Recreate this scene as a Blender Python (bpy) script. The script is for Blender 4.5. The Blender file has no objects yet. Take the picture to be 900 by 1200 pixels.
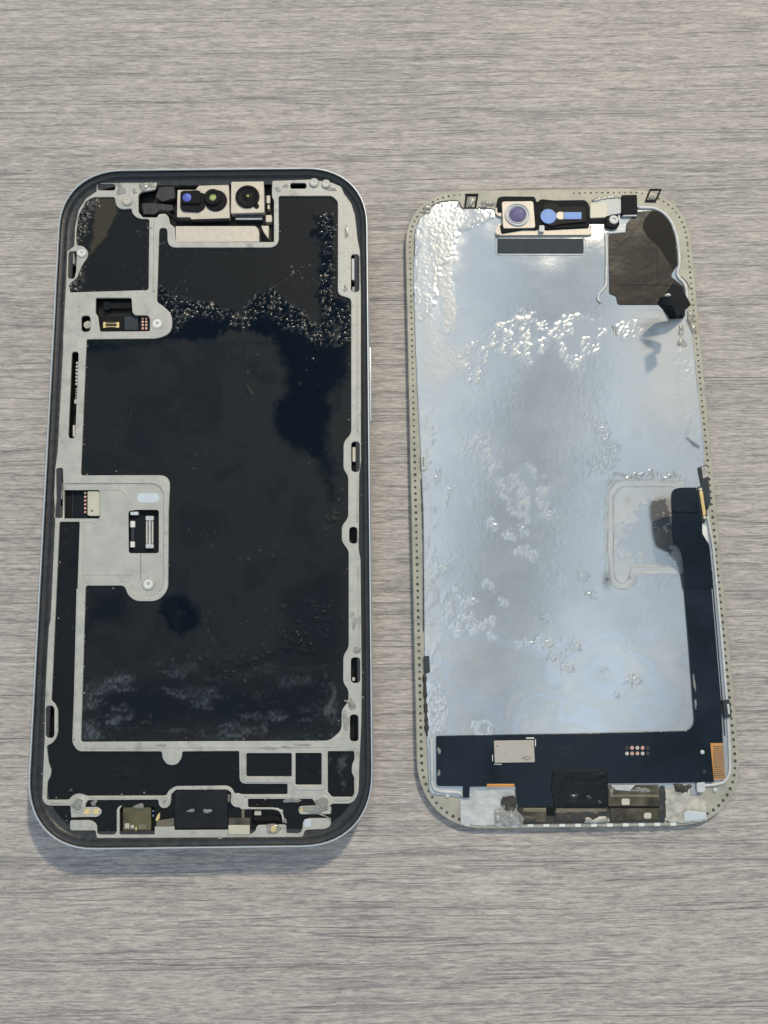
import bpy, math, random
import numpy as np
from mathutils import Matrix, Vector

MM = 0.001
scene = bpy.context.scene
col = scene.collection

# ------------------------------------------------------------------ camera
FPX = 832.0                     # focal length in photograph pixels (900 wide)
PITCH, CAM_H = 0.1663, 158.357  # tilt from straight down, height in mm
cd = bpy.data.cameras.new('camera')
cam = bpy.data.objects.new('camera', cd); col.objects.link(cam)
cam.location = (0, 0, CAM_H*MM); cam.rotation_euler = (PITCH, 0, 0)
cd.sensor_fit = 'HORIZONTAL'; cd.sensor_width = 36.0; cd.lens = 36.0*FPX/900.0
cd.clip_start = 0.005; cd.clip_end = 20
cd.dof.use_dof = True; cd.dof.focus_distance = 0.158; cd.dof.aperture_fstop = 40.0
scene.camera = cam
scene.render.resolution_x, scene.render.resolution_y = 768, 1024

# ------------------------------------------------------------------ light
SUN_TO = Vector((0.40, 0.95, 1.0)).normalized()       # towards the sun
world = bpy.data.worlds.new('World'); scene.world = world; world.use_nodes = True
wn = world.node_tree
bg = wn.nodes['Background']                            # even, pale daylight of the room
bg.inputs['Color'].default_value = (0.72, 0.87, 1.0, 1); bg.inputs['Strength'].default_value = 0.58
sl = bpy.data.lights.new('window_light', 'AREA'); sl.shape = 'DISK'; sl.size = 0.12; sl.energy = 36.0; sl.color = (1.0, 0.855, 0.645)
so = bpy.data.objects.new('window_light', sl); col.objects.link(so)
so.location = SUN_TO*2.0; so.rotation_euler = (-SUN_TO).to_track_quat('-Z', 'Y').to_euler()
for k_, (x_, w_) in enumerate(((-0.95, 0.70), (-0.08, 0.66), (0.72, 0.34))):      # three strip lamps added out of view overhead, for soft bands in the metal
    cl_ = bpy.data.lights.new('band_lamp', 'AREA'); cl_.shape = 'RECTANGLE'; cl_.size = w_; cl_.size_y = 2.6; cl_.energy = 2.25*w_*2.6; cl_.color = (0.76, 0.88, 1.0)
    co_ = bpy.data.objects.new('band_lamp', cl_); col.objects.link(co_)
    co_.location = (x_, 0.30, 2.0); co_.rotation_euler = (0, 0, math.radians(-14))
vs = scene.view_settings
vs.view_transform = 'Standard'; vs.look = 'None'; vs.gamma = 1.0; vs.exposure = 0.0; vs.use_curve_mapping = False

# ------------------------------------------------------------------ frames: pixel <-> surface of a device
CR = np.array(Matrix.Rotation(PITCH, 3, 'X')); CC = np.array([0, 0, CAM_H])
class Frame:
    """A device's own coordinate frame (mm).  uv() finds where the sight line of a traced
    photograph point meets the device's surface at height w; px() goes the other way."""
    def __init__(s, loc, rz, rx):
        s.M = Matrix.Translation(loc) @ Matrix.Rotation(rz, 4, 'Z') @ Matrix.Rotation(rx, 4, 'X')
        A = np.array(s.M); s.R = A[:3, :3]; s.t = A[:3, 3]
    def uv(s, P, w):
        P = np.asarray(P, float).reshape(-1, 2)
        d = np.stack([(P[:, 0]-450)/FPX, (600-P[:, 1])/FPX, -np.ones(len(P))], 1) @ CR.T
        o = (CC-s.t) @ s.R; d = d @ s.R
        k = (w-o[2])/d[:, 2]
        return o[:2]+d[:, :2]*k[:, None]
    def px(s, u, v, w):
        X = np.stack([u, v, np.full_like(u, w)], -1) @ s.R.T + s.t
        q = (X-CC) @ CR
        return 450+FPX*q[..., 0]/-q[..., 2], 600-FPX*q[..., 1]/-q[..., 2]

# ------------------------------------------------------------------ noise
_rs = np.random.RandomState(7); _T = _rs.rand(512, 512)
def vn(x, y, s=0):
    x = x+s*37.13+500.3; y = y+s*91.7+500.7
    xi = np.floor(x).astype(int); yi = np.floor(y).astype(int); fx = x-xi; fy = y-yi
    fx = fx*fx*fx*(fx*(fx*6-15)+10); fy = fy*fy*fy*(fy*(fy*6-15)+10)
    a = _T[yi % 512, xi % 512]; b = _T[yi % 512, (xi+1) % 512]; c = _T[(yi+1) % 512, xi % 512]; d = _T[(yi+1) % 512, (xi+1) % 512]
    return (a*(1-fx)+b*fx)*(1-fy)+(c*(1-fx)+d*fx)*fy
def fbm(x, y, s=0, o=4, g=0.5):
    r = 0; a = 1; t = 0
    for k in range(o):
        r = r+a*vn(x*2**k, y*2**k, s+k*3); t += a; a *= g
    return r/t
def sstep(a, b, x):
    t = np.clip((x-a)/(b-a), 0, 1); return t*t*(3-2*t)
def inside(px, py, poly):
    r = np.zeros(px.shape, bool); n = len(poly)
    for i in range(n):
        x0, y0 = poly[i]; x1, y1 = poly[(i+1) % n]
        if y0 == y1: continue
        c = ((y0 > py) != (y1 > py)) & (px < (x1-x0)*(py-y0)/(y1-y0)+x0); r ^= c
    return r
def sdf(px, py, poly):           # negative inside, pixels
    d = np.full(px.shape, 1e9); n = len(poly)
    for i in range(n):
        x0, y0 = poly[i]; x1, y1 = poly[(i+1) % n]; ex, ey = x1-x0, y1-y0; L = ex*ex+ey*ey
        if L == 0: continue
        t = np.clip(((px-x0)*ex+(py-y0)*ey)/L, 0, 1)
        d = np.minimum(d, (px-x0-t*ex)**2+(py-y0-t*ey)**2)
    return np.where(inside(px, py, poly), -1, 1)*np.sqrt(d)
def rnd(pts, r=0.0, n=5):
    """round the corners of a polygon; a third number is that corner's own radius"""
    out = []; N = len(pts)
    P = [np.array(p[:2], float) for p in pts]
    for i in range(N):
        rr = pts[i][2] if len(pts[i]) > 2 else r
        a, b, c = P[i-1], P[i], P[(i+1) % N]
        la, lc = np.linalg.norm(a-b), np.linalg.norm(c-b)
        t = min(rr, la*0.49, lc*0.49)
        if t < 0.05: out.append(tuple(b)); continue
        p, q = b+(a-b)/la*t, b+(c-b)/lc*t
        for k in range(n+1):
            s = k/n; e = (1-s)**2*p+2*s*(1-s)*b+s*s*q
            arc = e; out.append((arc[0], arc[1]))
    return out
def rect(x0, y0, x1, y1, r=1.5): return rnd([(x0, y0), (x1, y0), (x1, y1), (x0, y1)], r)
def circ(x, y, r, n=20): return [(x+r*math.cos(2*math.pi*k/n), y+r*math.sin(2*math.pi*k/n)) for k in range(n)]

# ------------------------------------------------------------------ materials
def mat(name, base, rough=0.5, metal=0.0, spec=0.5, var=0.0, vscale=300, bump=0.0, bscale=900, trans=0.0, coat=0.0, rvar=0.0, aniso=None, dirt=0.0, bdist=0.0002):
    m = bpy.data.materials.new(name); m.use_nodes = True; nt = m.node_tree; b = nt.nodes['Principled BSDF']
    b.inputs['Base Color'].default_value = (*base, 1); b.inputs['Roughness'].default_value = rough
    b.inputs['Metallic'].default_value = metal; b.inputs['Specular IOR Level'].default_value = spec
    b.inputs['Transmission Weight'].default_value = trans; b.inputs['Coat Weight'].default_value = coat
    b.inputs['Coat Roughness'].default_value = 0.08
    tc = nt.nodes.new('ShaderNodeTexCoord')
    src = tc.outputs['Object']
    if aniso:
        mp = nt.nodes.new('ShaderNodeMapping'); mp.inputs['Scale'].default_value = aniso
        nt.links.new(src, mp.inputs[0]); src = mp.outputs[0]
    if var or rvar:
        n = nt.nodes.new('ShaderNodeTexNoise'); n.inputs['Scale'].default_value = vscale; n.inputs['Detail'].default_value = 6
        nt.links.new(src, n.inputs['Vector'])
        if var:
            r = nt.nodes.new('ShaderNodeMapRange'); r.inputs[1].default_value = 0.25; r.inputs[2].default_value = 0.75
            r.inputs[3].default_value = 1-var; r.inputs[4].default_value = 1+var
            nt.links.new(n.outputs[0], r.inputs[0])
            x = nt.nodes.new('ShaderNodeMix'); x.data_type = 'RGBA'; x.blend_type = 'MULTIPLY'; x.inputs[0].default_value = 1
            x.inputs[6].default_value = (*base, 1); nt.links.new(r.outputs[0], x.inputs[7]); nt.links.new(x.outputs[2], b.inputs['Base Color'])
        if rvar:
            r = nt.nodes.new('ShaderNodeMapRange'); r.inputs[1].default_value = 0.3; r.inputs[2].default_value = 0.7
            r.inputs[3].default_value = max(0.02, rough-rvar); r.inputs[4].default_value = min(1, rough+rvar)
            nt.links.new(n.outputs[0], r.inputs[0]); nt.links.new(r.outputs[0], b.inputs['Roughness'])
    if dirt:
        dn = nt.nodes.new('ShaderNodeTexNoise'); dn.inputs['Scale'].default_value = 190; dn.inputs['Detail'].default_value = 7; dn.inputs['Roughness'].default_value = 0.7
        nt.links.new(tc.outputs['Object'], dn.inputs['Vector'])
        dr = nt.nodes.new('ShaderNodeMapRange'); dr.inputs[1].default_value = 0.57; dr.inputs[2].default_value = 0.69; dr.inputs[3].default_value = 0; dr.inputs[4].default_value = dirt
        nt.links.new(dn.outputs[0], dr.inputs[0])
        dm = nt.nodes.new('ShaderNodeMix'); dm.data_type = 'RGBA'; dm.inputs[7].default_value = (0.12, 0.12, 0.11, 1)
        nt.links.new(dr.outputs[0], dm.inputs[0]); nt.links.new(x.outputs[2], dm.inputs[6]); nt.links.new(dm.outputs[2], b.inputs['Base Color'])
    if bump:
        n2 = nt.nodes.new('ShaderNodeTexNoise'); n2.inputs['Scale'].default_value = bscale; n2.inputs['Detail'].default_value = 4
        nt.links.new(src, n2.inputs['Vector'])
        bp = nt.nodes.new('ShaderNodeBump'); bp.inputs['Strength'].default_value = bump; bp.inputs['Distance'].default_value = bdist
        nt.links.new(n2.outputs[0], bp.inputs['Height']); nt.links.new(bp.outputs[0], b.inputs['Normal'])
    return m
M_RIM = mat('polished_aluminium', (0.62, 0.64, 0.645), 0.38, 0.9, rvar=0.06)
M_BAND = mat('black_plastic_ledge', (0.017, 0.018, 0.020), 0.42, 0, 0.45, var=0.5, vscale=700, bump=0.25, bscale=1400, rvar=0.12)
M_GREY = mat('machined_aluminium', (0.41, 0.405, 0.375), 0.55, 0.3, 0.35, var=0.13, vscale=420, bump=0.3, bscale=2200, rvar=0.1, dirt=0.45)
M_GREY2 = mat('machined_aluminium_pocket', (0.40, 0.398, 0.368), 0.55, 0.3, 0.35, var=0.12, vscale=300, bump=0.25, bscale=2200, rvar=0.1, dirt=0.3)
M_BLACK = mat('black_plastic', (0.010, 0.0105, 0.012), 0.8, 0, 0.14, var=0.3, vscale=900, bump=0.1)
M_PIT = mat('cavity_black', (0.008, 0.008, 0.009), 0.6, 0, 0.3, var=0.3)
M_NICKEL = mat('nickel_shield', (0.53, 0.49, 0.43), 0.68, 0.7, var=0.08, vscale=900, bump=0.15, bscale=2500)
M_SILVER = mat('bright_steel', (0.50, 0.51, 0.51), 0.7, 0.4, var=0.1, vscale=600, bump=0.1, bscale=2000)
M_GOLD = mat('gold_contact', (0.86, 0.60, 0.26), 0.3, 1.0, var=0.15, vscale=900)
M_COPPER = mat('copper_pad', (0.72, 0.42, 0.30), 0.35, 0.8, var=0.2, vscale=900)
M_WHITE = mat('white_washer', (0.66, 0.66, 0.64), 0.45, 0.2, var=0.06)
M_LENSBLK = mat('lens_black', (0.006, 0.006, 0.007), 0.6, 0, 0.14, coat=0.0)
M_LENSBLUE = mat('coated_lens_blue', (0.10, 0.13, 0.46), 0.55, 0.4, 0.4, var=0.25, vscale=700, coat=0.1)
M_LENSPALE = mat('coated_filter_blue', (0.15, 0.235, 0.47), 0.6, 0.4, 0.2, var=0.12, vscale=500, coat=0.1)
M_LENSVIO = mat('coated_lens_violet', (0.085, 0.08, 0.17), 0.6, 0.4, 0.2, var=0.3, vscale=500, coat=0.1)
M_LENSGRN = mat('lens_green', (0.40, 0.46, 0.16), 0.1, 0.6, 0.6, var=0.5, vscale=1500, coat=0.1)
M_SLATE = mat('slate_foam', (0.030, 0.038, 0.046), 0.75, 0, 0.25, var=0.15, bump=0.2, bscale=4000)
M_FLEX = mat('flex_black', (0.0055, 0.0108, 0.018), 0.2, 0, 0.24, var=0.35, vscale=130, bump=0.06, bscale=350, rvar=0.14)
M_FLEXB = mat('flex_matte', (0.008, 0.010, 0.014), 0.7, 0, 0.14, var=0.2)
M_TAPE = mat('black_tape', (0.008, 0.009, 0.011), 0.3, 0, 0.2, var=0.3, bump=0.8, bscale=260, bdist=0.0006)
M_GRAPH = mat('graphite_film', (0.009, 0.0088, 0.0083), 0.42, 0.0, 0.16, var=0.8, vscale=140, bump=0.7, bscale=110, rvar=0.12, bdist=0.0005)  # mottled base tone paints in the cloudy sheen of the film
M_GRAPH2 = mat('graphite_film_dark', (0.006, 0.006, 0.006), 0.55, 0.0, 0.10, var=0.3, vscale=200, bump=0.12, bscale=300)
M_RESIN = mat('khaki_resin', (0.315, 0.308, 0.262), 0.55, 0.1, 0.3, var=0.18, vscale=350, bump=0.15, bscale=1500)
M_HOLE = mat('perforation_dark', (0.060, 0.060, 0.052), 0.7, 0, 0.2)
M_GLASS = mat('panel_glass', (0.01, 0.011, 0.012), 0.08, 0, 0.5)
M_TAN = mat('chip_tan', (0.40, 0.365, 0.325), 0.5, 0.25, 0.4, var=0.07, vscale=700)
M_INK = mat('ink_dark', (0.05, 0.05, 0.05), 0.6)
M_SILK = mat('silkscreen_white', (0.6, 0.62, 0.62), 0.6)
M_ORANGE = mat('polyimide_orange', (0.50, 0.235, 0.07), 0.35, 0.2, 0.5, var=0.12, vscale=500)
M_FOIL = mat('foil', (0.44, 0.46, 0.47), 0.7, 0.3, var=0.25, vscale=260, bump=0.5, bscale=500, rvar=0.1)
M_FOILB = mat('stained_foil', (0.40, 0.385, 0.345), 0.6, 0.3, var=0.5, vscale=330, bump=0.5, bscale=600, rvar=0.1)
M_BROWN = mat('brown_flex', (0.066, 0.058, 0.042), 0.45, 0.2, 0.3, var=0.75, vscale=330, bump=0.3, bscale=500)
M_BROWN2 = mat('brown_flex_light', (0.15, 0.128, 0.09), 0.35, 0.3, 0.5, var=0.35, vscale=300, bump=0.2)
M_DARKBR = mat('dark_residue', (0.035, 0.030, 0.026), 0.5, 0, 0.4, var=0.4, vscale=400, bump=0.5)
M_MODULE = mat('amber_module', (0.10, 0.082, 0.035), 0.25, 0.4, 0.5, var=0.6, vscale=240, coat=0.3)
M_BEIGE = mat('beige_plastic', (0.46, 0.44, 0.36), 0.45, 0, 0.4, var=0.08)
M_PALE = mat('pale_pocket', (0.52, 0.56, 0.58), 0.4, 0.4, var=0.1)
M_GLUE = mat('clear_glue', (0.92, 0.92, 0.90), 0.10, 0, 0.4, var=0.04, trans=0.96, bump=0.35, bscale=700)
M_GLUEW = mat('cloudy_glue', (0.66, 0.66, 0.63), 0.2, 0, 0.4, var=0.25, vscale=900, trans=0.75, bump=0.9, bscale=900)
M_MESH = mat('dark_speaker_mesh', (0.030, 0.030, 0.030), 0.5, 0.3, var=0.7, vscale=2500, bump=0.8, bscale=3000)

# ------------------------------------------------------------------ builders
def link(o, parent):
    col.objects.link(o)
    if parent is not None: o.parent = parent
    return o
def raw(name, verts, faces, m, parent, smooth=False, kind=None):
    me = bpy.data.meshes.new(name)
    me.from_pydata([tuple(c*MM for c in v) for v in verts], [], faces); me.materials.append(m)
    if smooth: me.polygons.foreach_set('use_smooth', [True]*len(me.polygons))
    me.update()
    o = link(bpy.data.objects.new(name, me), parent)
    if kind: o['kind'] = kind
    return o
def plate(F, name, outline, w0, w1, m, parent, holes=(), bevel=0.05, label=None, kind=None, uv=False, more=()):
    """an extruded, edge-rounded plate with holes, its outline traced at height w1"""
    c = bpy.data.curves.new(name, 'CURVE'); c.dimensions = '2D'; c.fill_mode = 'BOTH'
    for poly in [outline, *holes, *more]:
        P = np.asarray(poly, float) if uv else F.uv(poly, w1)
        s = c.splines.new('POLY'); s.points.add(len(P)-1); s.use_cyclic_u = True
        for p, q in zip(s.points, P): p.co = (q[0]*MM, q[1]*MM, 0, 1)
    bevel = min(bevel, (w1-w0)*0.45)
    c.extrude = ((w1-w0)/2-bevel)*MM; c.bevel_depth = bevel*MM; c.bevel_resolution = 1; c.offset = -bevel*MM
    t = bpy.data.objects.new('t', c); col.objects.link(t)
    dg = bpy.context.evaluated_depsgraph_get()
    me = bpy.data.meshes.new_from_object(t.evaluated_get(dg)); bpy.data.objects.remove(t); bpy.data.curves.remove(c)
    me.name = name; me.transform(Matrix.Translation((0, 0, (w0+w1)/2*MM))); me.materials.clear(); me.materials.append(m)
    o = link(bpy.data.objects.new(name, me), parent)
    if label: o['label'] = label
    if kind: o['kind'] = kind
    return o
def pit(F, name, outline, wt, wb, parent, m=None):
    """a sunken pocket: walls and bottom below a cut-out"""
    P = F.uv(outline, wt); n = len(P)
    V = [(x, y, wt) for x, y in P]+[(x, y, wb) for x, y in P]
    Fc = [(i, (i+1) % n, n+(i+1) % n, n+i) for i in range(n)]+[tuple(range(n, 2*n))]
    return raw(name, V, Fc, m or M_PIT, parent)
def lathe(F, name, cx, cy, wref, prof, m, parent, n=28, label=None):
    """prof: (radius mm, height mm) from the rim inwards"""
    u, v = F.uv([(cx, cy)], wref)[0]
    V = []; Fc = []
    for r, z in prof:
        for k in range(n): a = 2*math.pi*k/n; V.append((u+r*math.cos(a), v+r*math.sin(a), z))
    for j in range(len(prof)-1):
        for k in range(n): Fc.append((j*n+k, j*n+(k+1) % n, (j+1)*n+(k+1) % n, (j+1)*n+k))
    Fc.append(tuple((len(prof)-1)*n+k for k in range(n)))
    o = raw(name, V, Fc, m, parent)
    for p in o.data.polygons: p.use_smooth = len(p.vertices) == 4 and False
    if label: o['label'] = label
    return o
def grid(F, name, poly, w, step, m, parent, hf, cuts=(), kind=None, grow=0.0):
    """a finely divided sheet with modelled relief; hf(px, py, u, v) -> height, {attribute: values}"""
    P = F.uv(poly, w); x0, y0 = P.min(0); x1, y1 = P.max(0)
    nx, ny = int((x1-x0)/step)+2, int((y1-y0)/step)+2
    u, v = np.meshgrid(np.linspace(x0, x1, nx), np.linspace(y0, y1, ny))
    px, py = F.px(u, v, w)
    h, at = hf(px, py, u, v)
    cu = (u[:-1, :-1]+u[1:, 1:])/2; cv = (v[:-1, :-1]+v[1:, 1:])/2; cpx, cpy = F.px(cu, cv, w)
    keep = inside(cpx, cpy, poly) if not grow else sdf(cpx, cpy, poly) < grow
    for c in cuts: keep &= ~(sdf(cpx, cpy, c) < 0.6)
    idx = np.arange(nx*ny).reshape(ny, nx)
    q = np.stack([idx[:-1, :-1], idx[:-1, 1:], idx[1:, 1:], idx[1:, :-1]], -1)[keep]
    used = np.unique(q); rem = np.full(nx*ny, -1); rem[used] = np.arange(len(used)); q = rem[q]
    co = np.stack([u, v, w+h], -1).reshape(-1, 3)[used]*MM
    me = bpy.data.meshes.new(name)
    me.vertices.add(len(co)); me.vertices.foreach_set('co', co.ravel())
    me.loops.add(q.size); me.loops.foreach_set('vertex_index', q.ravel().astype(np.int32))
    me.polygons.add(len(q)); me.polygons.foreach_set('loop_start', np.arange(0, q.size, 4, dtype=np.int32))
    me.polygons.foreach_set('use_smooth', np.ones(len(q), bool))
    me.update(calc_edges=True)
    for k, a in at.items():
        A = me.attributes.new(k, 'FLOAT', 'POINT'); A.data.foreach_set('value', np.ascontiguousarray(a.reshape(-1)[used], dtype=np.float32))
    me.materials.append(m)
    o = link(bpy.data.objects.new(name, me), parent)
    if kind: o['kind'] = kind
    return o
def rr(w, h, r, inset=0.0, n=14, e=2.25):
    w, h, r = w/2-inset, h/2-inset, max(0.3, r-inset); out = []
    for sx, sy, a0 in ((1, 1, 0), (-1, 1, 1), (-1, -1, 2), (1, -1, 3)):
        for k in range(n+1):
            a = math.pi/2*(k/n); c, s = math.cos(a)**(2/e), math.sin(a)**(2/e)
            if a0 % 2: c, s = s, c
            out.append((sx*(w-r+r*c), sy*(h-r+r*s)))
    return out
def ringloft(name, W, H, r, prof, m, parent, cap_bottom=False, label=None):
    V = []; Fc = []
    for ins, z in prof: V += [(x, y, z) for x, y in rr(W, H, r, ins)]
    n = len(V)//len(prof)
    for j in range(len(prof)-1):
        for k in range(n): Fc.append((j*n+k, j*n+(k+1) % n, (j+1)*n+(k+1) % n, (j+1)*n+k))
    if cap_bottom: Fc.append(tuple(range(n))[::-1])
    o = raw(name, V, Fc, m, parent, smooth=True)
    o.data.set_sharp_from_angle(angle=math.radians(35))
    if label: o['label'] = label
    return o
def tube(F, name, pts, w, rad, m, parent, flat=0.7, closed=False, n=6, jit=0.0, seed=1, zs=None):
    """a rounded bead or wire laid along traced points"""
    P = F.uv(pts, w); Q = []
    rs = random.Random(seed)
    for i in range(len(P)-1):
        L = np.linalg.norm(P[i+1]-P[i]); k = max(1, int(L/0.6))
        for j in range(k): Q.append(P[i]+(P[i+1]-P[i])*j/k)
    Q.append(P[-1]); Q = np.array(Q)
    for _ in range(2): Q[1:-1] = (Q[:-2]+2*Q[1:-1]+Q[2:])/4
    V = []; Fc = []
    for i, p in enumerate(Q):
        t = Q[min(i+1, len(Q)-1)]-Q[max(i-1, 0)]; t /= max(1e-9, np.linalg.norm(t)); nn = np.array([-t[1], t[0]])
        r = rad*(1+jit*rs.uniform(-1, 1))
        for k in range(n):
            a = 2*math.pi*k/n; V.append((p[0]+nn[0]*r*math.cos(a), p[1]+nn[1]*r*math.cos(a), w+r*flat*math.sin(a)))
    for i in range(len(Q)-1):
        for k in range(n): Fc.append((i*n+k, i*n+(k+1) % n, (i+1)*n+(k+1) % n, (i+1)*n+k))
    Fc += [tuple(range(n))[::-1], tuple((len(Q)-1)*n+k for k in range(n))]
    return raw(name, V, Fc, m, parent, smooth=True)
def blob(F, name, cx, cy, rx, ry, w, h, m, parent, seed=0):
    """an uneven drop of glue"""
    u, v = F.uv([(cx, cy)], w)[0]; s = np.linalg.norm(F.uv([(cx+1, cy)], w)[0]-(u, v))
    V = []; Fc = []; n, k = 18, 6; rs = random.Random(seed); ph = [rs.uniform(0, 6) for _ in range(4)]
    for j in range(k):
        e = j/(k-1)*math.pi/2
        for i in range(n):
            a = 2*math.pi*i/n; f = 1+0.18*math.sin(2*a+ph[0])+0.14*math.sin(3*a+ph[1])+0.07*math.sin(5*a+ph[2])
            V.append((u+rx*s*f*math.cos(e)*math.cos(a), v+ry*s*f*math.cos(e)*math.sin(a), w+h*math.sin(e)*(1+0.12*math.sin(3*a+ph[3])*math.cos(e))))
    for j in range(k-1):
        for i in range(n): Fc.append((j*n+i, j*n+(i+1) % n, (j+1)*n+(i+1) % n, (j+1)*n+i))
    return raw(name, V, Fc, m, parent, smooth=True)
def empty(name, F):
    o = bpy.data.objects.new(name, None); col.objects.link(o)
    mm = F.M.copy(); mm.translation = mm.translation*MM; o.matrix_world = mm
    o.empty_display_size = 0.01
    return o

# ------------------------------------------------------------------ table top
def table():
    m = bpy.data.materials.new('grey_oak_laminate'); m.use_nodes = True; nt = m.node_tree; N = nt.nodes; Lk = nt.links; b = N['Principled BSDF']
    tc = N.new('ShaderNodeTexCoord')
    rot = N.new('ShaderNodeMapping'); rot.inputs['Rotation'].default_value = (0, 0, math.radians(-0.8)); Lk.new(tc.outputs['Object'], rot.inputs[0])
    wp = N.new('ShaderNodeTexNoise'); wp.inputs['Scale'].default_value = 1; wp.inputs['Detail'].default_value = 3
    wm = N.new('ShaderNodeMapping'); wm.inputs['Scale'].default_value = (22, 70, 1); Lk.new(rot.outputs[0], wm.inputs[0]); Lk.new(wm.outputs[0], wp.inputs['Vector'])
    wa = N.new('ShaderNodeVectorMath'); wa.operation = 'MULTIPLY_ADD'; wa.inputs[1].default_value = (0, 0.0020, 0)
    Lk.new(wp.outputs['Color'], wa.inputs[0]); Lk.new(rot.outputs[0], wa.inputs[2])
    def noise(sx, sy, det, dist=0.0, off=0.0, ro=0.6):
        mp = N.new('ShaderNodeMapping'); mp.inputs['Scale'].default_value = (sx, sy, 1); mp.inputs['Location'].default_value = (off, off*1.7, 0)
        Lk.new(wa.outputs[0], mp.inputs[0])
        n = N.new('ShaderNodeTexNoise'); n.inputs['Scale'].default_value = 1; n.inputs['Detail'].default_value = det
        n.inputs['Distortion'].default_value = dist; n.inputs['Roughness'].default_value = ro
        Lk.new(mp.outputs[0], n.inputs['Vector']); return n.outputs[0]
    def rng(s, a, b_, c, d):
        r = N.new('ShaderNodeMapRange'); r.interpolation_type = 'SMOOTHSTEP'
        for i, x in enumerate((a, b_, c, d)): r.inputs[i+1].default_value = x
        Lk.new(s, r.inputs[0]); return r.outputs[0]
    def math_(op, a, b_):
        x = N.new('ShaderNodeMath'); x.operation = op
        for i, y in enumerate((a, b_)):
            if isinstance(y, (int, float)): x.inputs[i].default_value = y
            else: Lk.new(y, x.inputs[i])
        return x.outputs[0]
    fib = noise(330, 2700, 5, 0.5, 0.0, 0.8)             # fine fibres
    stk = noise(90, 900, 6, 0.8, 3.1, 0.78)          # streaks
    bro = noise(14, 150, 5, 0.5, 7.7, 0.7)            # broad tone bands
    fle = noise(650, 2600, 3, 1.0, 11.0)       # flecks
    # pronounced pores: thin dark lines at uneven spacing, broken along their length
    lin = noise(5, 210, 2, 0.0, 5.0, 0.6)
    l1 = math_('ABSOLUTE', math_('SUBTRACT', lin, 0.5), 0.0)
    brk = noise(40, 260, 4, 0.5, 2.0)
    line = math_('MULTIPLY', rng(l1, 0.003, 0.022, 1.0, 0.0), rng(brk, 0.34, 0.56, 0.0, 1.0))
    lin2 = noise(9, 560, 2, 0.0, 15.0, 0.6)
    l2 = math_('MULTIPLY', rng(math_('ABSOLUTE', math_('SUBTRACT', lin2, 0.52), 0.0), 0.0, 0.04, 1.0, 0.0), rng(noise(70, 500, 3, 0.4, 9.0), 0.38, 0.6, 0.0, 1.0))
    tone = math_('ADD', math_('MULTIPLY', rng(stk, 0.32, 0.68, 0, 1), 0.40), math_('ADD', math_('MULTIPLY', rng(fib, 0.36, 0.64, 0, 1), 0.48), math_('MULTIPLY', rng(bro, 0.3, 0.7, 0, 1), 0.12)))
    cr = N.new('ShaderNodeValToRGB'); e = cr.color_ramp.elements
    e[0].position = 0.12; e[0].color = (0.205, 0.195, 0.194, 1); e[1].position = 0.9; e[1].color = (0.525, 0.482, 0.446, 1)
    x = e.new(0.5); x.color = (0.365, 0.337, 0.320, 1)
    Lk.new(tone, cr.inputs[0])
    def mix(a, f, c):
        x = N.new('ShaderNodeMix'); x.data_type = 'RGBA'; Lk.new(a, x.inputs[6]); x.inputs[7].default_value = (*c, 1); Lk.new(f, x.inputs[0]); return x.outputs[2]
    c1 = mix(cr.outputs[0], math_('MULTIPLY', line, 0.36), (0.12, 0.126, 0.142))
    c2 = mix(c1, math_('MULTIPLY', l2, 0.32), (0.17, 0.172, 0.18))
    c3 = mix(c2, math_('MULTIPLY', rng(fle, 0.62, 0.78, 0, 1), 0.35), (0.62, 0.58, 0.52))
    Lk.new(c3, b.inputs['Base Color'])
    b.inputs['Roughness'].default_value = 0.7; b.inputs['Specular IOR Level'].default_value = 0.2
    hgt = math_('SUBTRACT', math_('ADD', math_('MULTIPLY', fib, 0.5), math_('MULTIPLY', stk, 0.6)), math_('ADD', math_('MULTIPLY', line, 0.5), math_('MULTIPLY', l2, 0.3)))
    bp = N.new('ShaderNodeBump'); bp.inputs['Strength'].default_value = 0.7; bp.inputs['Distance'].default_value = 0.0004
    Lk.new(hgt, bp.inputs['Height']); Lk.new(bp.outputs[0], b.inputs['Normal'])
    X, Y, T = 420, 340, 22
    V = []; Fc = []
    prof = [(3, -T), (0, -T+3), (0, -2), (0.6, -0.6), (2, 0)]
    for ins, z in prof: V += [(x, y+60, z) for x, y in rr(2*X, 2*Y, 8, ins, 4)]
    n = len(V)//len(prof)
    for j in range(len(prof)-1):
        for k in range(n): Fc.append((j*n+k, j*n+(k+1) % n, (j+1)*n+(k+1) % n, (j+1)*n+k))
    Fc += [tuple(range(n))[::-1], tuple((len(prof)-1)*n+k for k in range(n))]
    o = raw('table_top', V, Fc, m, None)
    o['kind'] = 'structure'; o['label'] = 'grey wood grain laminate table top under both devices'; o['category'] = 'table top'
table()

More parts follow.
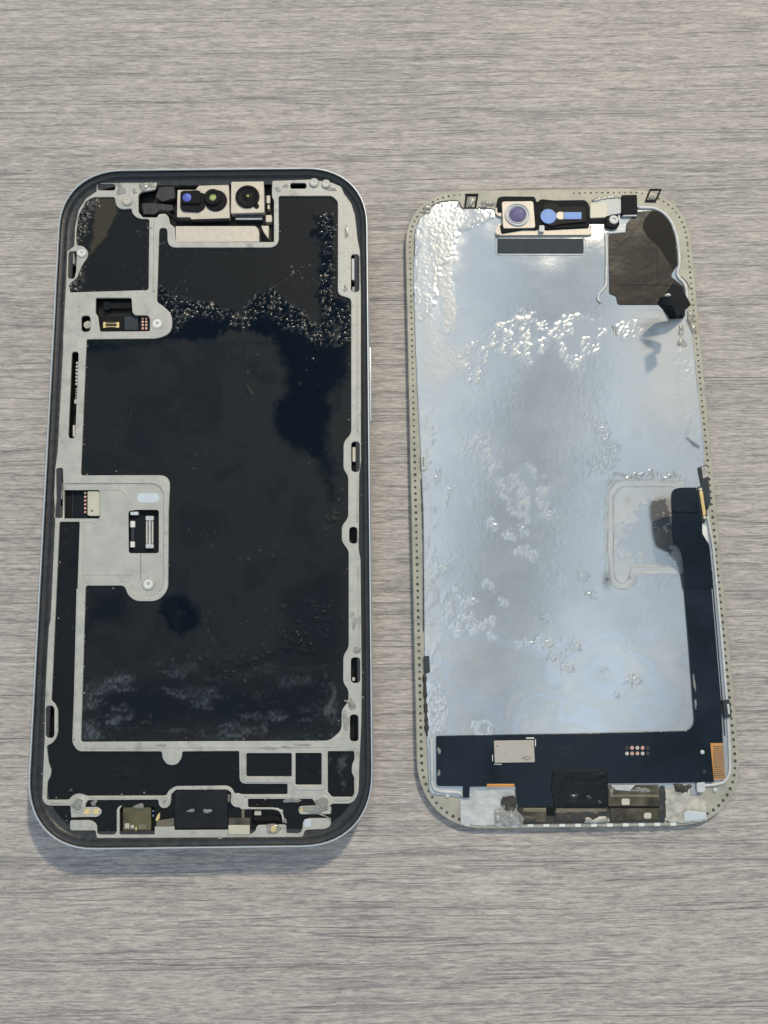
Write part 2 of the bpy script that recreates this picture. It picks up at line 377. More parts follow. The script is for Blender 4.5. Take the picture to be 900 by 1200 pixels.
# ================================================================== PHONE BODY
PW, PH, PR = 70.0, 147.2, 14.5
RIM, GT, FL = 7.4, 6.05, 5.72     # rim, top of the grey midframe, level of the black sheets
_tilt = 0.03
FP = Frame((-37.824, 30.814, math.tan(_tilt)*PH/2), 0.01194, _tilt)
phone = empty('opened_phone', FP)
phone['label'] = 'opened phone body with its screen lifted off, black interior and grey midframe'; phone['category'] = 'phone'
ringloft('frame', PW, PH, PR, [(1.2, 0.0), (0.35, 0.35), (0.0, 1.1), (0.0, 6.6), (0.10, 7.15), (0.25, 7.4), (0.42, 7.4), (0.52, 7.2)], M_RIM, phone, cap_bottom=True, label='polished silver metal side frame')
ringloft('display_ledge', PW, PH, PR, [(0.52, 7.22), (0.62, 6.75), (0.95, 6.55), (1.35, 6.52), (1.65, 6.05), (1.95, 5.85), (3.2, 5.80)], M_BAND, phone, label='black ledge inside the metal frame')
FPb = FP
plate(FP, 'camera_bump', [(-x-15, y+54) for x, y in rr(36, 30, 10)], -3.36, 0.0, M_RIM, phone, uv=True, bevel=0.6, label='raised camera block on the back')
for (bx, by, bz) in ((35.02, 26.0, 17.0),):
    V = []
    ob = plate(FP, 'side_button', [(34.7, 14.5), (35.36, 14.5), (35.36, 31.5), (34.7, 31.5)], 2.6, 5.0, M_RIM, phone, uv=True, bevel=0.25, label='long side button')

# traced outlines (photograph pixels)
B = rnd([(186.5, 267, 4.5), (195.9, 267, 4.5), (196.3, 290, 10), (326.8, 290, 12), (326.4, 229.5, 3), (389, 229.5, 3), (395.9, 236, 3), (395.9, 345, 5), (411.5, 350, 4),
     (411.5, 508, 5), (402.6, 518, 5), (402.3, 550, 5), (408, 558, 5), (408, 607, 5), (400.5, 616, 5), (400.4, 635, 5), (408.5, 645, 5), (408.5, 759, 5), (402.3, 768, 5),
     (402, 800, 5), (408.5, 809, 5), (408, 822, 4), (400.5, 832, 4), (400, 856, 6), (386, 868.2, 6), (94.6, 869.5, 3), (100.2, 686.5, 3), (145.9, 686.3, 5), (150, 698, 6),
     (159, 704.6, 6), (185, 704.6, 10), (196.8, 692, 10), (197.5, 600, 2), (199.4, 556.8, 13), (94.5, 557, 3), (101.3, 397.5, 2), (186.7, 396.7, 8), (201.5, 389, 9), (201.5, 368, 9),
     (190, 357.5, 5), (183.8, 354, 4)], 0)
A = rnd([(110, 230.9), (134.5, 230.9), (135.5, 239.5), (139, 244), (145, 245.3), (154.3, 244), (154.8, 250), (160, 255), (166, 256.5), (174.9, 256.5), (173.9, 339.8), (81.5, 342.6, 2),
     (81.5, 333), (90, 325.8), (96, 310.7), (102.5, 301.3), (103, 294), (97, 288), (89.5, 287.3), (89, 273.3), (91.8, 252.3), (101.5, 235)], 3)
C1 = rnd([(112, 349), (154, 349), (155, 366), (158, 369.5), (173, 369.5), (175.5, 373), (175.5, 388), (117, 388.5), (114.5, 370), (111.7, 367)], 2)
CS = rect(95, 369.7, 105.8, 388.7, 4.5)
WL = rnd([(69.6, 611.5, 2), (93.3, 611.5, 2), (84.4, 871, 5), (91, 880.6, 5), (189.4, 880.7, 2), (190.5, 889), (195, 895.4), (201.4, 897), (208, 895.4), (212.4, 889), (213.6, 880.7, 2), (280.1, 880.2, 2),
      (280.6, 918.6, 8), (336.8, 918.6, 2), (336.8, 931, 2), (275.2, 931, 3), (272.8, 925, 4), (266.7, 920.8, 4), (204.6, 921.5, 5), (197, 927, 4), (194.8, 932.5, 3), (100.7, 932.8, 2), (97, 931), (91, 930), (85, 932), (80.5, 937.4, 3),
      (54.7, 937.4, 2), (55.4, 916), (59, 910), (59.9, 902.7), (56.7, 894), (54.4, 874), (60.3, 871.6), (65.2, 866), (67.7, 858.7), (67.7, 832), (64.5, 825), (60, 821), (60.5, 812, 2)], 2.5)
WC1 = rect(288.7, 882.8, 341.7, 910, 2); WC2 = rect(346.2, 882.2, 376.7, 919.8, 2)
WC3 = rnd([(384, 880.4), (415, 880.4), (415.3, 890), (412.5, 896), (412, 905), (415, 911), (415, 934), (389, 934), (384, 928)], 2)
S1 = rect(114, 215.3, 135, 223, 3.5); S3 = rnd([(84, 412), (92, 412), (87.9, 513.7), (79.7, 513.7)], 4)
S2 = rnd([(80, 295), (90, 294), (89, 318), (87, 327), (79, 326)], 3)
S4 = rnd([(65.5, 549), (73.5, 548), (74, 572), (73, 607), (64, 607), (66, 585)], 2.5)
S5 = rect(53.3, 827, 63.5, 865, 5); S6 = rect(340, 214.3, 359, 221, 3); S7 = rect(411.3, 298, 421, 342, 4); S8 = rect(411.7, 517.5, 421.5, 553, 4.5)
S9 = rect(409.3, 617.5, 418.8, 637, 4.5); S10 = rect(411.2, 770.5, 422, 800.5, 4.5); S11 = rect(410, 837.5, 420, 869, 4.5)
C2 = rect(73.2, 574.2, 117, 607.5, 2.5); C3 = rnd([(150.5, 599), (160, 597.5), (186, 597.5), (186, 648), (151, 648)], 3)
# pocket plate beside the slot, lower than the ribs
PKT = rnd([(75, 566.5, 2), (183, 566.5, 8), (191.5, 575, 6), (191.5, 690, 10), (180, 699, 8), (162, 699, 6), (155, 691, 4), (155, 682, 4), (96.5, 682, 3), (97.3, 609.5, 1), (75, 609.5, 1)])
OUT = [(114, 214.5), (184, 213.8), (182, 222), (165, 225), (162, 229), (162, 248), (167, 254.5), (184, 254.7), (186, 250.8), (194, 250.2), (197.5, 254), (199, 262), (204.5, 266), (205.6, 283.5),
       (321, 283.5), (321, 235), (318.5, 230), (319, 211.8), (364, 210.3), (389, 214), (400, 218.5), (403, 226.7), (411.5, 238), (416, 252), (419, 280), (421.8, 294), (423, 348), (423, 390), (423, 507), (423.2, 540), (421, 556), (420.6, 600),
       (420.4, 644), (422.6, 656), (423.2, 722), (424, 800), (423.5, 849), (422.3, 874), (421, 900), (420.4, 930, 8), (413, 942, 8), (389, 942), (386, 946), (372, 946), (366, 936.3), (290.5, 936.3), (290.5, 946.2), (326, 947), (331.5, 952), (331, 949), (324, 948.6), (283, 948.6), (279, 945.8),
       (272.5, 943), (270.4, 936), (271, 929), (266, 925.4), (206, 925.6), (200.5, 931), (200, 940), (195, 946), (187.5, 945), (185, 937.2), (103, 937.8), (99.5, 944), (94, 950.5), (87, 950.5), (82, 944.3), (55, 944.3, 5), (49.2, 938, 5),
       (50.3, 905), (52, 867), (52.5, 824), (54, 790), (57, 734), (59, 726), (63, 640), (64.4, 609), (63.2, 580), (64.5, 548.7), (67.4, 528), (71.7, 446), (74, 404), (73.7, 398), (75.3, 366.7), (77.4, 329.3), (78.6, 294.3), (86.7, 288.5), (87.8, 266.3), (91.8, 246.5), (100.7, 232.5), (112.8, 224.3)]
OUT = rnd(OUT, 1.5)
frame = plate(FP, 'midframe', OUT, 5.55, GT, M_GREY, phone, holes=[B, A, C1, CS, WL, WC1, WC2, WC3, S1, S2, S3, S4, S5, S6, S7, S8, S9, S10, S11, PKT], bevel=0.09, label='grey machined metal midframe')
# ---- sunk pocket plate with its ridges
pk = plate(FP, 'pocket_plate', PKT, 5.5, 5.86, M_GREY2, phone, holes=[C2, C3], bevel=0.03, label='grey pocket plate around the flex connector')
plate(FP, 'pale_recess', rect(161, 578, 186.5, 589, 5), 5.84, 5.875, M_PALE, pk, bevel=0.01)
plate(FP, 'ridge', rnd([(118, 572), (143, 572, 6), (150, 580, 5), (150, 594, 1), (147.5, 594, 1), (147.5, 580.5, 5), (142.5, 574.4, 5), (118, 574.4)]), 5.8, 5.93, M_GREY2, pk)
plate(FP, 'ridge', rnd([(118, 609), (111, 610), (115, 612.5), (115, 626), (112.5, 626), (112.5, 615), (109, 612), (96, 612), (96, 609.4)], 1), 5.8, 5.92, M_GREY2, pk)
plate(FP, 'ridge', rnd([(98, 672), (156, 672), (156, 674), (99.8, 674), (99.4, 681), (97.6, 681)], 0.5), 5.8, 5.92, M_GREY2, pk)
plate(FP, 'ridge', [(164.6, 649), (165.3, 649), (165.3, 680), (164.6, 680)], 5.8, 5.89, M_INK, pk)
# ---- raised lips around the lower windows and along the side rails
plate(FP, 'lip', rnd([(283.5, 881.5, 3), (381, 881.5, 2), (381, 926, 3), (346, 926, 5), (341, 917, 4), (286, 917, 7), (283.5, 911, 4)]), 6.0, 6.17, M_GREY, frame, holes=[rect(288, 882.4, 342.2, 911, 2.5), rect(345.6, 882.4, 377.4, 920.8, 2.5)], bevel=0.06)
for pts in ([(418.7, 348), (419, 506)], [(419.4, 560), (418.4, 612)], [(419.8, 660), (420.6, 765)], [(181, 258), (179.8, 342)], [(90.5, 690), (87.8, 800), (86.8, 868)], [(100, 876.3), (396, 875)], [(60, 940.8), (79, 940.8)], [(104, 934.8), (184, 934.6)], [(287, 933.6), (366, 933.2)], [(393, 938), (412, 937.5), (416.5, 932), (418, 900)]):
    tube(FP, 'ridge', pts, GT+0.005, 0.16, M_GREY, frame, flat=0.45)

# ---- black sheets under the frame, with the glue left on them
D1 = [(184, 335), (200, 347), (225, 352), (242, 354), (262, 364), (276, 370), (290, 356), (302, 344), (318, 339), (330, 350), (347, 361), (362, 378), (371, 384), (375, 370), (372, 330), (370, 290), (368, 250), (387, 248), (389, 300), (390, 340), (396, 352), (412, 352), (412, 442),
      (396, 452), (386, 470), (384, 500), (391, 545), (393, 585), (385, 586), (381, 560), (372, 535), (345, 528), (322, 512), (324, 470), (331, 440), (323, 420), (318, 398), (290, 388), (258, 392), (245, 398), (215, 400), (196, 404), (150, 404), (101, 420), (101, 396), (184, 396)]
D2 = [(190, 700), (215, 690), (235, 705), (232, 735), (215, 748), (195, 738), (180, 720)]
D3 = [(98, 684), (146, 684), (165, 712), (150, 735), (120, 735), (98, 770)]
D4 = [(92, 790), (180, 775), (300, 780), (405, 770), (405, 872), (92, 872)]
D5 = [(330, 690), (400, 650), (408, 690), (405, 790), (330, 790), (240, 800), (230, 775), (320, 760)]
F1 = [(352, 340), (366, 350), (372, 382), (366, 386), (352, 372)]; F2 = [(388, 384), (396, 386), (398, 405), (392, 410), (387, 398)]
K_GOLD = [[(90, 238), (102, 232), (114, 233), (110, 250), (106, 265), (99, 283), (90, 284)], [(80, 322), (96, 312), (106, 314), (98, 328), (92, 342), (80, 342)]]
K_EDGE = [[(184, 330), (200, 346), (242, 353), (276, 369), (300, 342), (320, 337), (347, 359), (371, 383), (392, 372), (412, 352), (412, 400), (400, 405), (370, 402), (348, 392), (330, 384), (318, 372), (300, 372), (282, 388), (262, 380), (235, 370), (215, 378), (203, 392), (198, 365), (186, 352)],
          [(371, 250), (388, 248), (389, 300), (392, 345), (395, 372), (378, 374), (373, 330), (376, 290)]]
K_DARK = [[(358, 702), (372, 698), (390, 722), (384, 745), (372, 740), (362, 716)], [(330, 745), (342, 728), (365, 748), (364, 765), (345, 770), (330, 762)], [(258, 765), (330, 760), (332, 772), (300, 778), (262, 776)], [(245, 778), (272, 774), (276, 790), (250, 794)], [(322, 712), (336, 704), (338, 716), (326, 720)],
          [(278, 648), (294, 650), (296, 660), (282, 662)], [(200, 708), (212, 712), (210, 738), (202, 738)], [(120, 905), (150, 900), (165, 912), (140, 918)], [(378, 600), (396, 598), (392, 620), (378, 626)], [(292, 450), (300, 455), (300, 470), (295, 468)], [(230, 768), (244, 762), (244, 775), (232, 776)]]
def floor_h(px, py, u, v):
    wx = px+(fbm(u*0.22, v*0.22, 1)-0.5)*22+(fbm(u*1.2, v*1.2, 2)-0.5)*9; wy = py+(fbm(u*0.22, v*0.22, 3)-0.5)*22+(fbm(u*1.2, v*1.2, 4)-0.5)*9
    clean = np.zeros_like(px)
    def soft(P, a=-1.5, b=1.5, X=wx, Y=wy): return 1-sstep(a, b, sdf(X, Y, P))
    d1 = np.where(py > 398, soft(D1, -11, 7), soft(D1, -3.5, 2.5)); clean = np.maximum(clean, d1*(1-soft(F1))*(1-soft(F2)))
    clean = np.maximum(clean, soft(D2, -9, 5)*0.95); clean = np.maximum(clean, soft(D3, -18, 6)*0.7)
    clean = np.maximum(clean, soft(D4, -40, 4)*0.6); clean = np.maximum(clean, soft(D5, -20, 8)*0.5)
    swirl = fbm(u*0.16+2*fbm(u*0.1, v*0.1, 20), v*0.16+2*fbm(u*0.13, v*0.13, 21), 22)
    clean = np.maximum(clean, sstep(0.48, 0.72, swirl+(fbm(u*0.9, v*0.9, 23)-0.5)*0.12)*0.28*(py > 400)*(px < 400))
    h = (fbm(u*0.25, v*0.25, 9)-0.5)*0.05
    # crumbs of old adhesive: little separate bumps with sharp flanks
    n1 = fbm(u*1.9, v*1.9, 30, 4, 0.75); n2 = vn(u*1.7, v*1.7, 31); n3 = vn(u*3.1, v*3.1, 36)
    crumb = np.zeros_like(px)
    for P in K_GOLD: crumb = np.maximum(crumb, soft(P, -3, 2))
    crumb = crumb*(sdf(px, py, A) < -0.5)
    edge = np.zeros_like(px)
    for P in K_EDGE: edge = np.maximum(edge, soft(P, -5, 3, px+(wx-px)*0.6, py+(wy-py)*0.6))
    dark = np.zeros_like(px)
    for P in K_DARK: dark = np.maximum(dark, soft(P, -3, 3))
    spr = soft(D1, -20, 2)*0.8                        # thin scatter through the clean pool
    h = h+crumb*0.45*sstep(0.40, 0.62, n1)*(0.4+n3)
    h = h+edge*0.40*sstep(0.47, 0.66, n1)*sstep(0.25, 0.6, n2)*(0.4+n3)
    h = h+dark*0.55*np.abs(fbm(u*1.3, v*1.3, 33, 3)-0.5)*2.2*sstep(0.3, 0.6, vn(u*1.1, v*1.1, 34))
    sp = sstep(0.80, 0.90, vn(u*2.3, v*2.3, 35)); h = h+np.maximum(spr*(py < 440)*0.8, soft(D4, -20, 5)*0.6)*sp*0.13
    sp2 = sstep(0.90, 0.97, vn(u*2.0, v*2.0, 37)); sp2 = sp2*sstep(0.58, 0.75, fbm(u*0.12, v*0.12, 38)); h = h+sp2*0.06
    bump = np.clip(crumb*sstep(0.4, 0.6, n1)+edge*sstep(0.47, 0.62, n1)*sstep(0.25, 0.6, n2)+sp2*0.5+dark*0.03, 0, 1)
    # whitish smears low on the sheet
    hz = soft(D4, -20, 8)*(sstep(0.44, 0.80, fbm(u*0.17+1.0*fbm(u*0.3, v*0.3, 41), v*0.42+1.0*fbm(u*0.3, v*0.3, 42), 40, 6, 0.7)))
    hz = hz*(0.2+1.2*sstep(0.3, 0.75, fbm(u*2.2, v*1.4, 43, 4, 0.7)))*(0.45+0.75*(1-sstep(90, 330, px))+0.35*sstep(810, 850, py))
    st = soft([(398, 884), (412, 884), (406, 905), (408, 925), (393, 934), (400, 912)], -3, 2, wx, wy)*sstep(0.42, 0.6, fbm(u*1.1, v*0.7, 45))
    st2 = soft([(384, 792), (392, 800), (398, 850), (386, 845)], -3, 3, wx, wy)*sstep(0.42, 0.6, fbm(u*1.1, v*0.7, 46))
    olive = soft([(112, 232), (134, 232), (137, 250), (124, 275), (104, 300), (110, 275)], -2, 2, px+(wx-px)*0.3, py+(wy-py)*0.3)
    ups = 1-sstep(345, 400, py+(wx-px))
    ups = np.maximum(ups*(1-clean), (py > 872)*1.0)
    ups = np.maximum(ups, (px < 95)*(py > 600)*1.0)
    return h, dict(clean=clean, bump=bump, haze=np.clip(hz*0.9+st*0.55+st2*0.5, 0, 1), olive=olive, smooth=ups, swirl=swirl)
def floor_mat():
    m = bpy.data.materials.new('black_graphite_sheet'); m.use_nodes = True; nt = m.node_tree; N = nt.nodes; Lk = nt.links; b = N['Principled BSDF']
    def at(n): a = N.new('ShaderNodeAttribute'); a.attribute_name = n; return a.outputs['Fac']
    def mix(a, f, c, k=1.0):
        x = N.new('ShaderNodeMix'); x.data_type = 'RGBA'
        if isinstance(a, tuple): x.inputs[6].default_value = (*a, 1)
        else: Lk.new(a, x.inputs[6])
        x.inputs[7].default_value = (*c, 1)
        mm = N.new('ShaderNodeMath'); mm.operation = 'MULTIPLY'; mm.inputs[1].default_value = k; Lk.new(f, mm.inputs[0]); Lk.new(mm.outputs[0], x.inputs[0]); return x.outputs[2]
    c = mix((0.0120, 0.0128, 0.0138), at('swirl'), (0.0095, 0.0130, 0.0172))
    c = mix(c, at('smooth'), (0.0075, 0.0090, 0.0110))
    c = mix(c, at('clean'), (0.0010, 0.0042, 0.0090))
    c = mix(c, at('olive'), (0.050, 0.044, 0.030), 0.8)
    c = mix(c, at('bump'), (0.016, 0.013, 0.008), 0.8)
    c = mix(c, at('haze'), (0.18, 0.21, 0.24), 0.32)
    Lk.new(c, b.inputs['Base Color'])
    r = N.new('ShaderNodeMix'); r.inputs[2].default_value = 0.46; r.inputs[3].default_value = 0.17; Lk.new(at('clean'), r.inputs[0])
    r2 = N.new('ShaderNodeMix'); r2.inputs[3].default_value = 0.20; Lk.new(at('bump'), r2.inputs[0]); Lk.new(r.outputs[0], r2.inputs[2])
    Lk.new(r2.outputs[0], b.inputs['Roughness']); sm = N.new('ShaderNodeMix'); sm.inputs[2].default_value = 0.13; sm.inputs[3].default_value = 0.06; Lk.new(at('clean'), sm.inputs[0])
    sm2 = N.new('ShaderNodeMix'); sm2.inputs[3].default_value = 1.0; Lk.new(at('bump'), sm2.inputs[0]); Lk.new(sm.outputs[0], sm2.inputs[2]); Lk.new(sm2.outputs[0], b.inputs['Specular IOR Level'])
    tc = N.new('ShaderNodeTexCoord'); n = N.new('ShaderNodeTexNoise'); n.inputs['Scale'].default_value = 1600; n.inputs['Detail'].default_value = 3; Lk.new(tc.outputs['Object'], n.inputs['Vector'])
    bp = N.new('ShaderNodeBump'); bp.inputs['Strength'].default_value = 0.10; bp.inputs['Distance'].default_value = 0.0001
    Lk.new(n.outputs[0], bp.inputs['Height'])
    vo = N.new('ShaderNodeTexVoronoi'); vo.inputs['Scale'].default_value = 3600; vo.inputs['Randomness'].default_value = 1; Lk.new(tc.outputs['Object'], vo.inputs['Vector'])
    vm = N.new('ShaderNodeMath'); vm.operation = 'MULTIPLY'; Lk.new(vo.outputs['Distance'], vm.inputs[0]); Lk.new(at('bump'), vm.inputs[1])
    bp2 = N.new('ShaderNodeBump'); bp2.inputs['Strength'].default_value = 1.0; bp2.inputs['Distance'].default_value = 0.0001
    Lk.new(vm.outputs[0], bp2.inputs['Height']); Lk.new(bp.outputs[0], bp2.inputs['Normal']); Lk.new(bp2.outputs[0], b.inputs['Normal'])
    return m
M_FLOOR = floor_mat()
CAMCUT = rnd([(163, 222), (318, 214), (322, 235), (321.5, 284), (205, 284), (199, 266), (163, 256)], 2)
T1 = rnd([(204.6, 926), (267, 925.6), (267, 971), (204.6, 971)], 4)
CUTS = [C1, CS, C2, C3, S1, S2, S3, S4, S5, S6, S7, S8, S9, S10, S11, CAMCUT]
inner = FP.px(*np.array(rr(PW, PH, PR, 1.9)).T.copy(), FL); inner = list(zip(*inner))
M_1 = rect(139.7, 945.8, 181, 978, 3); M_2 = rect(296, 948.8, 331, 966.4, 3)
grid(FP, 'graphite_sheet', inner, FL, 0.22, M_FLOOR, phone, floor_h, cuts=CUTS+[M_1, M_2])
# ---- pockets
for k, c in enumerate([C1, CS, C2, C3, S1, S2, S3, S4, S5, S6, S7, S8, S9, S10, S11]):
    pit(FP, 'slot_recess', c, GT-0.12, 4.2 if k in (0, 2, 3) else 3.6, phone)
pit(FP, 'camera_recess', CAMCUT, 5.7, 4.0, phone); pit(FP, 'module_recess', M_1, 5.75, 4.6, phone); pit(FP, 'module_recess', M_2, 5.75, 4.6, phone)
# slot contents
def silver(name, *r, w0=4.2, w1=5.4, m=M_SILVER, rad=1.0): return plate(FP, name, rect(*r, rad), w0, w1, m, phone)
silver('side_clip', 412, 303, 416.5, 328, w1=5.5); silver('side_clip', 417.5, 303, 420.5, 340, w1=5.3); silver('side_clip', 413, 336, 417, 342, w1=5.3)
silver('side_clip', 413, 524, 417, 541, w1=5.5, m=M_NICKEL); silver('side_clip', 413, 545, 418, 552, w1=5.1, m=M_BLACK); silver('side_clip', 418.5, 527, 421, 548, w1=5.3)
silver('side_clip', 417, 781, 420, 798, w1=5.2, m=M_BLACK); silver('side_clip', 412.5, 794, 416, 798, w1=5.2)
silver('side_clip', 55, 834, 58.5, 860, w1=5.0, m=M_BLACK); silver('spring_tab', 83.5, 293, 86.5, 309, w1=5.7)
silver('spring_tab', 120, 216.5, 124, 222, w1=5.0, m=M_BLACK); silver('spring_tab', 128, 216, 131.5, 222, w1=5.0, m=M_SLATE)
for k in range(7): silver('spring_contact', 89.0-k*0.12, 424+k*4.1, 91.4-k*0.12, 426.6+k*4.1, w1=5.6, rad=0.4, m=M_SILVER)
for k in range(6): silver('spring_contact', 88.6-k*0.1, 455+k*3, 90.2-k*0.1, 456.6+k*3, w1=5.4, rad=0.3, m=M_NICKEL)
silver('spring_contact', 87, 468, 90, 473, w1=5.7, rad=1.4); silver('spring_tab', 85.2, 498, 88, 512, w1=5.7, m=M_NICKEL)
silver('sim_spring', 69.2, 565, 72.2, 585, w1=5.6, rad=0.8); silver('sim_spring', 66.8, 592, 69.5, 606, w1=5.4, rad=0.8); silver('sim_spring', 67, 556, 71.5, 563, w1=5.2, m=M_BLACK)
# sim reader contents
silver('flex_strip', 74, 575, 84.5, 607, w1=4.9, m=M_BLACK); silver('flex_edge', 84.6, 575, 85.4, 607, w1=5.1, m=M_SLATE, rad=0.2)
silver('flex_strip', 86, 575, 103, 607, w1=4.9, m=M_FLEXB); sh = silver('shield_can', 102.5, 575.3, 117, 604.5, w1=5.6, m=M_BEIGE, rad=2.5)
plate(FP, 'pin_mark', circ(107.6, 598.6, 1.2), 5.58, 5.62, M_INK, sh, bevel=0.005)
for k in range(6): silver('contact_pad', 98.3, 576.3+k*4.5, 101.2, 579+k*4.5, w0=4.7, w1=4.97, m=M_COPPER, rad=1.2)
# flex connector in its window
silver('connector_bed', 151.5, 601, 185.5, 647.5, w1=4.8, m=M_FLEXB, rad=2)
cn = silver('flex_connector', 170.5, 604.5, 180, 642.5, w0=4.6, w1=5.35, m=M_SLATE, rad=0.8)
for q in ((170.6, 604.6, 180, 610), (170.6, 637.5, 180, 642.5)): plate(FP, 'end_tab', rect(*q, 1.5), 5.2, 5.5, M_SILVER, cn)
for q in ((171, 611, 173, 637), (177.6, 611, 179.6, 637)): plate(FP, 'contact_row', rect(*q, 0.3), 5.3, 5.44, M_NICKEL, cn)
plate(FP, 'slot', rect(174.2, 609, 176.5, 639, 0.5), 5.3, 5.38, M_SILVER, cn)
for q in ((152.5, 610.5, 157.8, 618), (153.5, 618.5, 157, 634), (152.5, 634.5, 157.5, 641.5)): silver('spring_tab', *q, w1=5.3, m=M_WHITE if q[0] < 153 else M_SLATE)
silver('spring_tab', 152.5, 599.5, 162, 603.5, w1=5.6, m=M_PALE)
# upper board window
silver('flex_bar', 121, 354, 154, 361.5, w1=5.1, m=M_BLACK, rad=3); silver('flex_bar', 121.5, 352.5, 128, 363, w1=5.25, m=M_FLEXB, rad=1)
bd = silver('connector_board', 117, 370.5, 175, 388, w1=5.0, m=M_BLACK, rad=1.5)
silver('foam_block', 145.8, 371, 161.5, 387, w0=4.9, w1=5.35, m=M_SLATE, rad=1.5); silver('foam_block', 118, 371.2, 143.5, 388, w0=4.9, w1=5.2, m=M_BLACK, rad=1.5)
gc = silver('gold_connector', 120.6, 377.3, 139.6, 384.2, w0=5.1, w1=5.45, m=M_GOLD, rad=0.8)
plate(FP, 'slot', rect(123.5, 379.5, 136.7, 382, 0.4), 5.4, 5.47, M_BLACK, gc, bevel=0.01)
for q in ((124, 377.6, 136, 378.8), (124, 382.7, 136, 383.8)): plate(FP, 'contact_row', rect(*q, 0.2), 5.4, 5.5, M_DARKBR, gc, bevel=0.01)
for x in (167.2, 171.4):
    for y in (373.2, 377, 380.8, 384.8): plate(FP, 'contact_pad', circ(x, y, 1.5, 12), 4.95, 5.06, M_COPPER, bd, bevel=0.02)
def boss(x, y, r, top, m=M_GREY, hole=0.35, ring=M_WHITE, base=5.5):
    b = lathe(FP, 'screw_boss', x, y, top, [(r, base), (r, top-0.08), (r*0.93, top), (r*0.75, top), (r*0.70, top-0.05)], m, phone)
    lathe(FP, 'bushing', x, y, top, [(r*0.70, top-0.06), (r*0.66, top+0.02), (hole*1.15, top+0.02), (hole, top-0.05), (hole, top-0.6)], ring, b)
    lathe(FP, 'screw_hole', x, y, top-0.5, [(hole*0.99, top-0.35), (0.01, top-0.36)], M_PIT, b, n=14)
boss(184.2, 378.7, 1.45, 6.13); boss(173.7, 684, 1.35, 6.15, hole=0.42); boss(149, 234.5, 1.25, 6.3, hole=0.30, ring=M_NICKEL); boss(95.7, 295.8, 1.25, 6.2, hole=0.35)
boss(278, 938, 1.35, 6.2, hole=0.42, ring=M_GREY); boss(378.4, 941.2, 1.5, 6.2, ring=M_GREY); boss(91.2, 943.3, 1.55, 6.2, ring=M_GREY); boss(192.6, 940, 1.2, 6.3, ring=M_GREY)
boss(368, 213.5, 1.05, 6.4, hole=0.3, ring=M_SILVER); boss(382, 214.8, 1.0, 6.4, hole=0.3, ring=M_SILVER)
lathe(FP, 'screw', 102.5, 380.5, 5.4, [(0.95, 4.3), (0.95, 5.2), (0.8, 5.45), (0.45, 5.45), (0.4, 5.3), (0.3, 5.3), (0.28, 5.6), (0.02, 5.62)], M_NICKEL, phone)
plate(FP, 'rib', rnd([(147.5, 214), (151, 214), (151, 230), (147.5, 230)], 0.5), 6.0, 6.25, M_GREY, phone)

# ---- front camera group
pj = plate(FP, 'dot_projector', rnd([(208, 222.5), (229, 222.5), (233, 217.5), (268, 216.5), (269, 255.5), (224, 257), (223, 254.5), (207.3, 254.5)], 1.2), 4.4, 5.75, M_NICKEL, phone, label='pale metal projector module')
plate(FP, 'emitter_housing', rnd([(211.5, 224), (232, 222.5), (235, 226), (240, 226), (240, 243), (233, 248), (214, 247), (211, 243)], 2.5), 5.6, 6.1, M_BLACK, pj)
plate(FP, 'emitter_block', rect(213, 223, 235, 238.5, 3), 6.0, 6.5, M_LENSBLK, pj, bevel=0.12)
lathe(FP, 'blue_lens', 219, 231.5, 6.5, [(1.02, 6.45), (0.98, 6.55), (0.55, 6.66), (0.02, 6.70)], M_LENSBLUE, pj)
lathe(FP, 'sensor_ring', 253, 235, 5.9, [(2.55, 5.6), (2.55, 6.0), (2.4, 6.1), (1.95, 6.1)], M_LENSBLK, pj)
lathe(FP, 'lens_barrel', 249.5, 231.5, 6.2, [(1.95, 5.9), (1.95, 6.5), (1.8, 6.6), (1.1, 6.6), (0.9, 6.45), (0.8, 6.4)], M_BLACK, pj)
lathe(FP, 'green_glint', 249.3, 231.2, 6.5, [(0.85, 6.40), (0.6, 6.55), (0.02, 6.62)], M_LENSGRN, pj)  # green glint of the black sensor, painted as surface colour
fc = plate(FP, 'front_camera', rnd([(271, 213), (309, 212.5), (309.5, 249), (270.5, 250)], 1.2), 4.2, 5.95, M_NICKEL, phone, label='square pale metal front camera')
lathe(FP, 'lens_barrel', 290, 230.5, 6.1, [(2.75, 5.9), (2.75, 6.2), (2.6, 6.3), (2.2, 6.3), (2.0, 6.12), (1.2, 6.0)], M_LENSBLK, fc, n=40)
lathe(FP, 'lens_glass', 290, 230.5, 6.0, [(1.25, 5.98), (0.8, 6.12), (0.02, 6.2)], M_LENSBLK, fc)
lathe(FP, 'iris', 290.2, 229.5, 6.15, [(0.32, 6.17), (0.02, 6.23)], M_LENSGRN, fc, n=14)
plate(FP, 'notch', circ(300.5, 241.5, 3.2), 5.92, 6.0, M_LENSBLK, fc, bevel=0.02)
plate(FP, 'flex_strip', rect(275.5, 252, 308, 257.5, 1), 4.2, 5.3, M_SLATE, phone); plate(FP, 'flex_edge', rect(276, 255.8, 307, 257.2, 0.4), 5.2, 5.4, M_SILVER, phone)
for q in ((312.5, 229, 316.5, 238), (313.5, 240, 316, 245), (311.5, 252, 318.5, 260)): silver('spring_tab', *q, w1=5.6, m=M_NICKEL, rad=1.2)
plate(FP, 'spring_tab', rnd([(306, 264.5), (315, 264.5), (314.5, 279.5), (312, 276), (309, 272)], 0.8), 4.2, 5.5, M_NICKEL, phone)
plate(FP, 'shield_plate', rnd([(205.8, 265), (300, 264.8, 6), (303.5, 270, 3), (303.5, 283.3), (206, 283.6)], 0.6), 4.3, 5.75, M_NICKEL, phone, label='pale gold shield plate below the camera group')
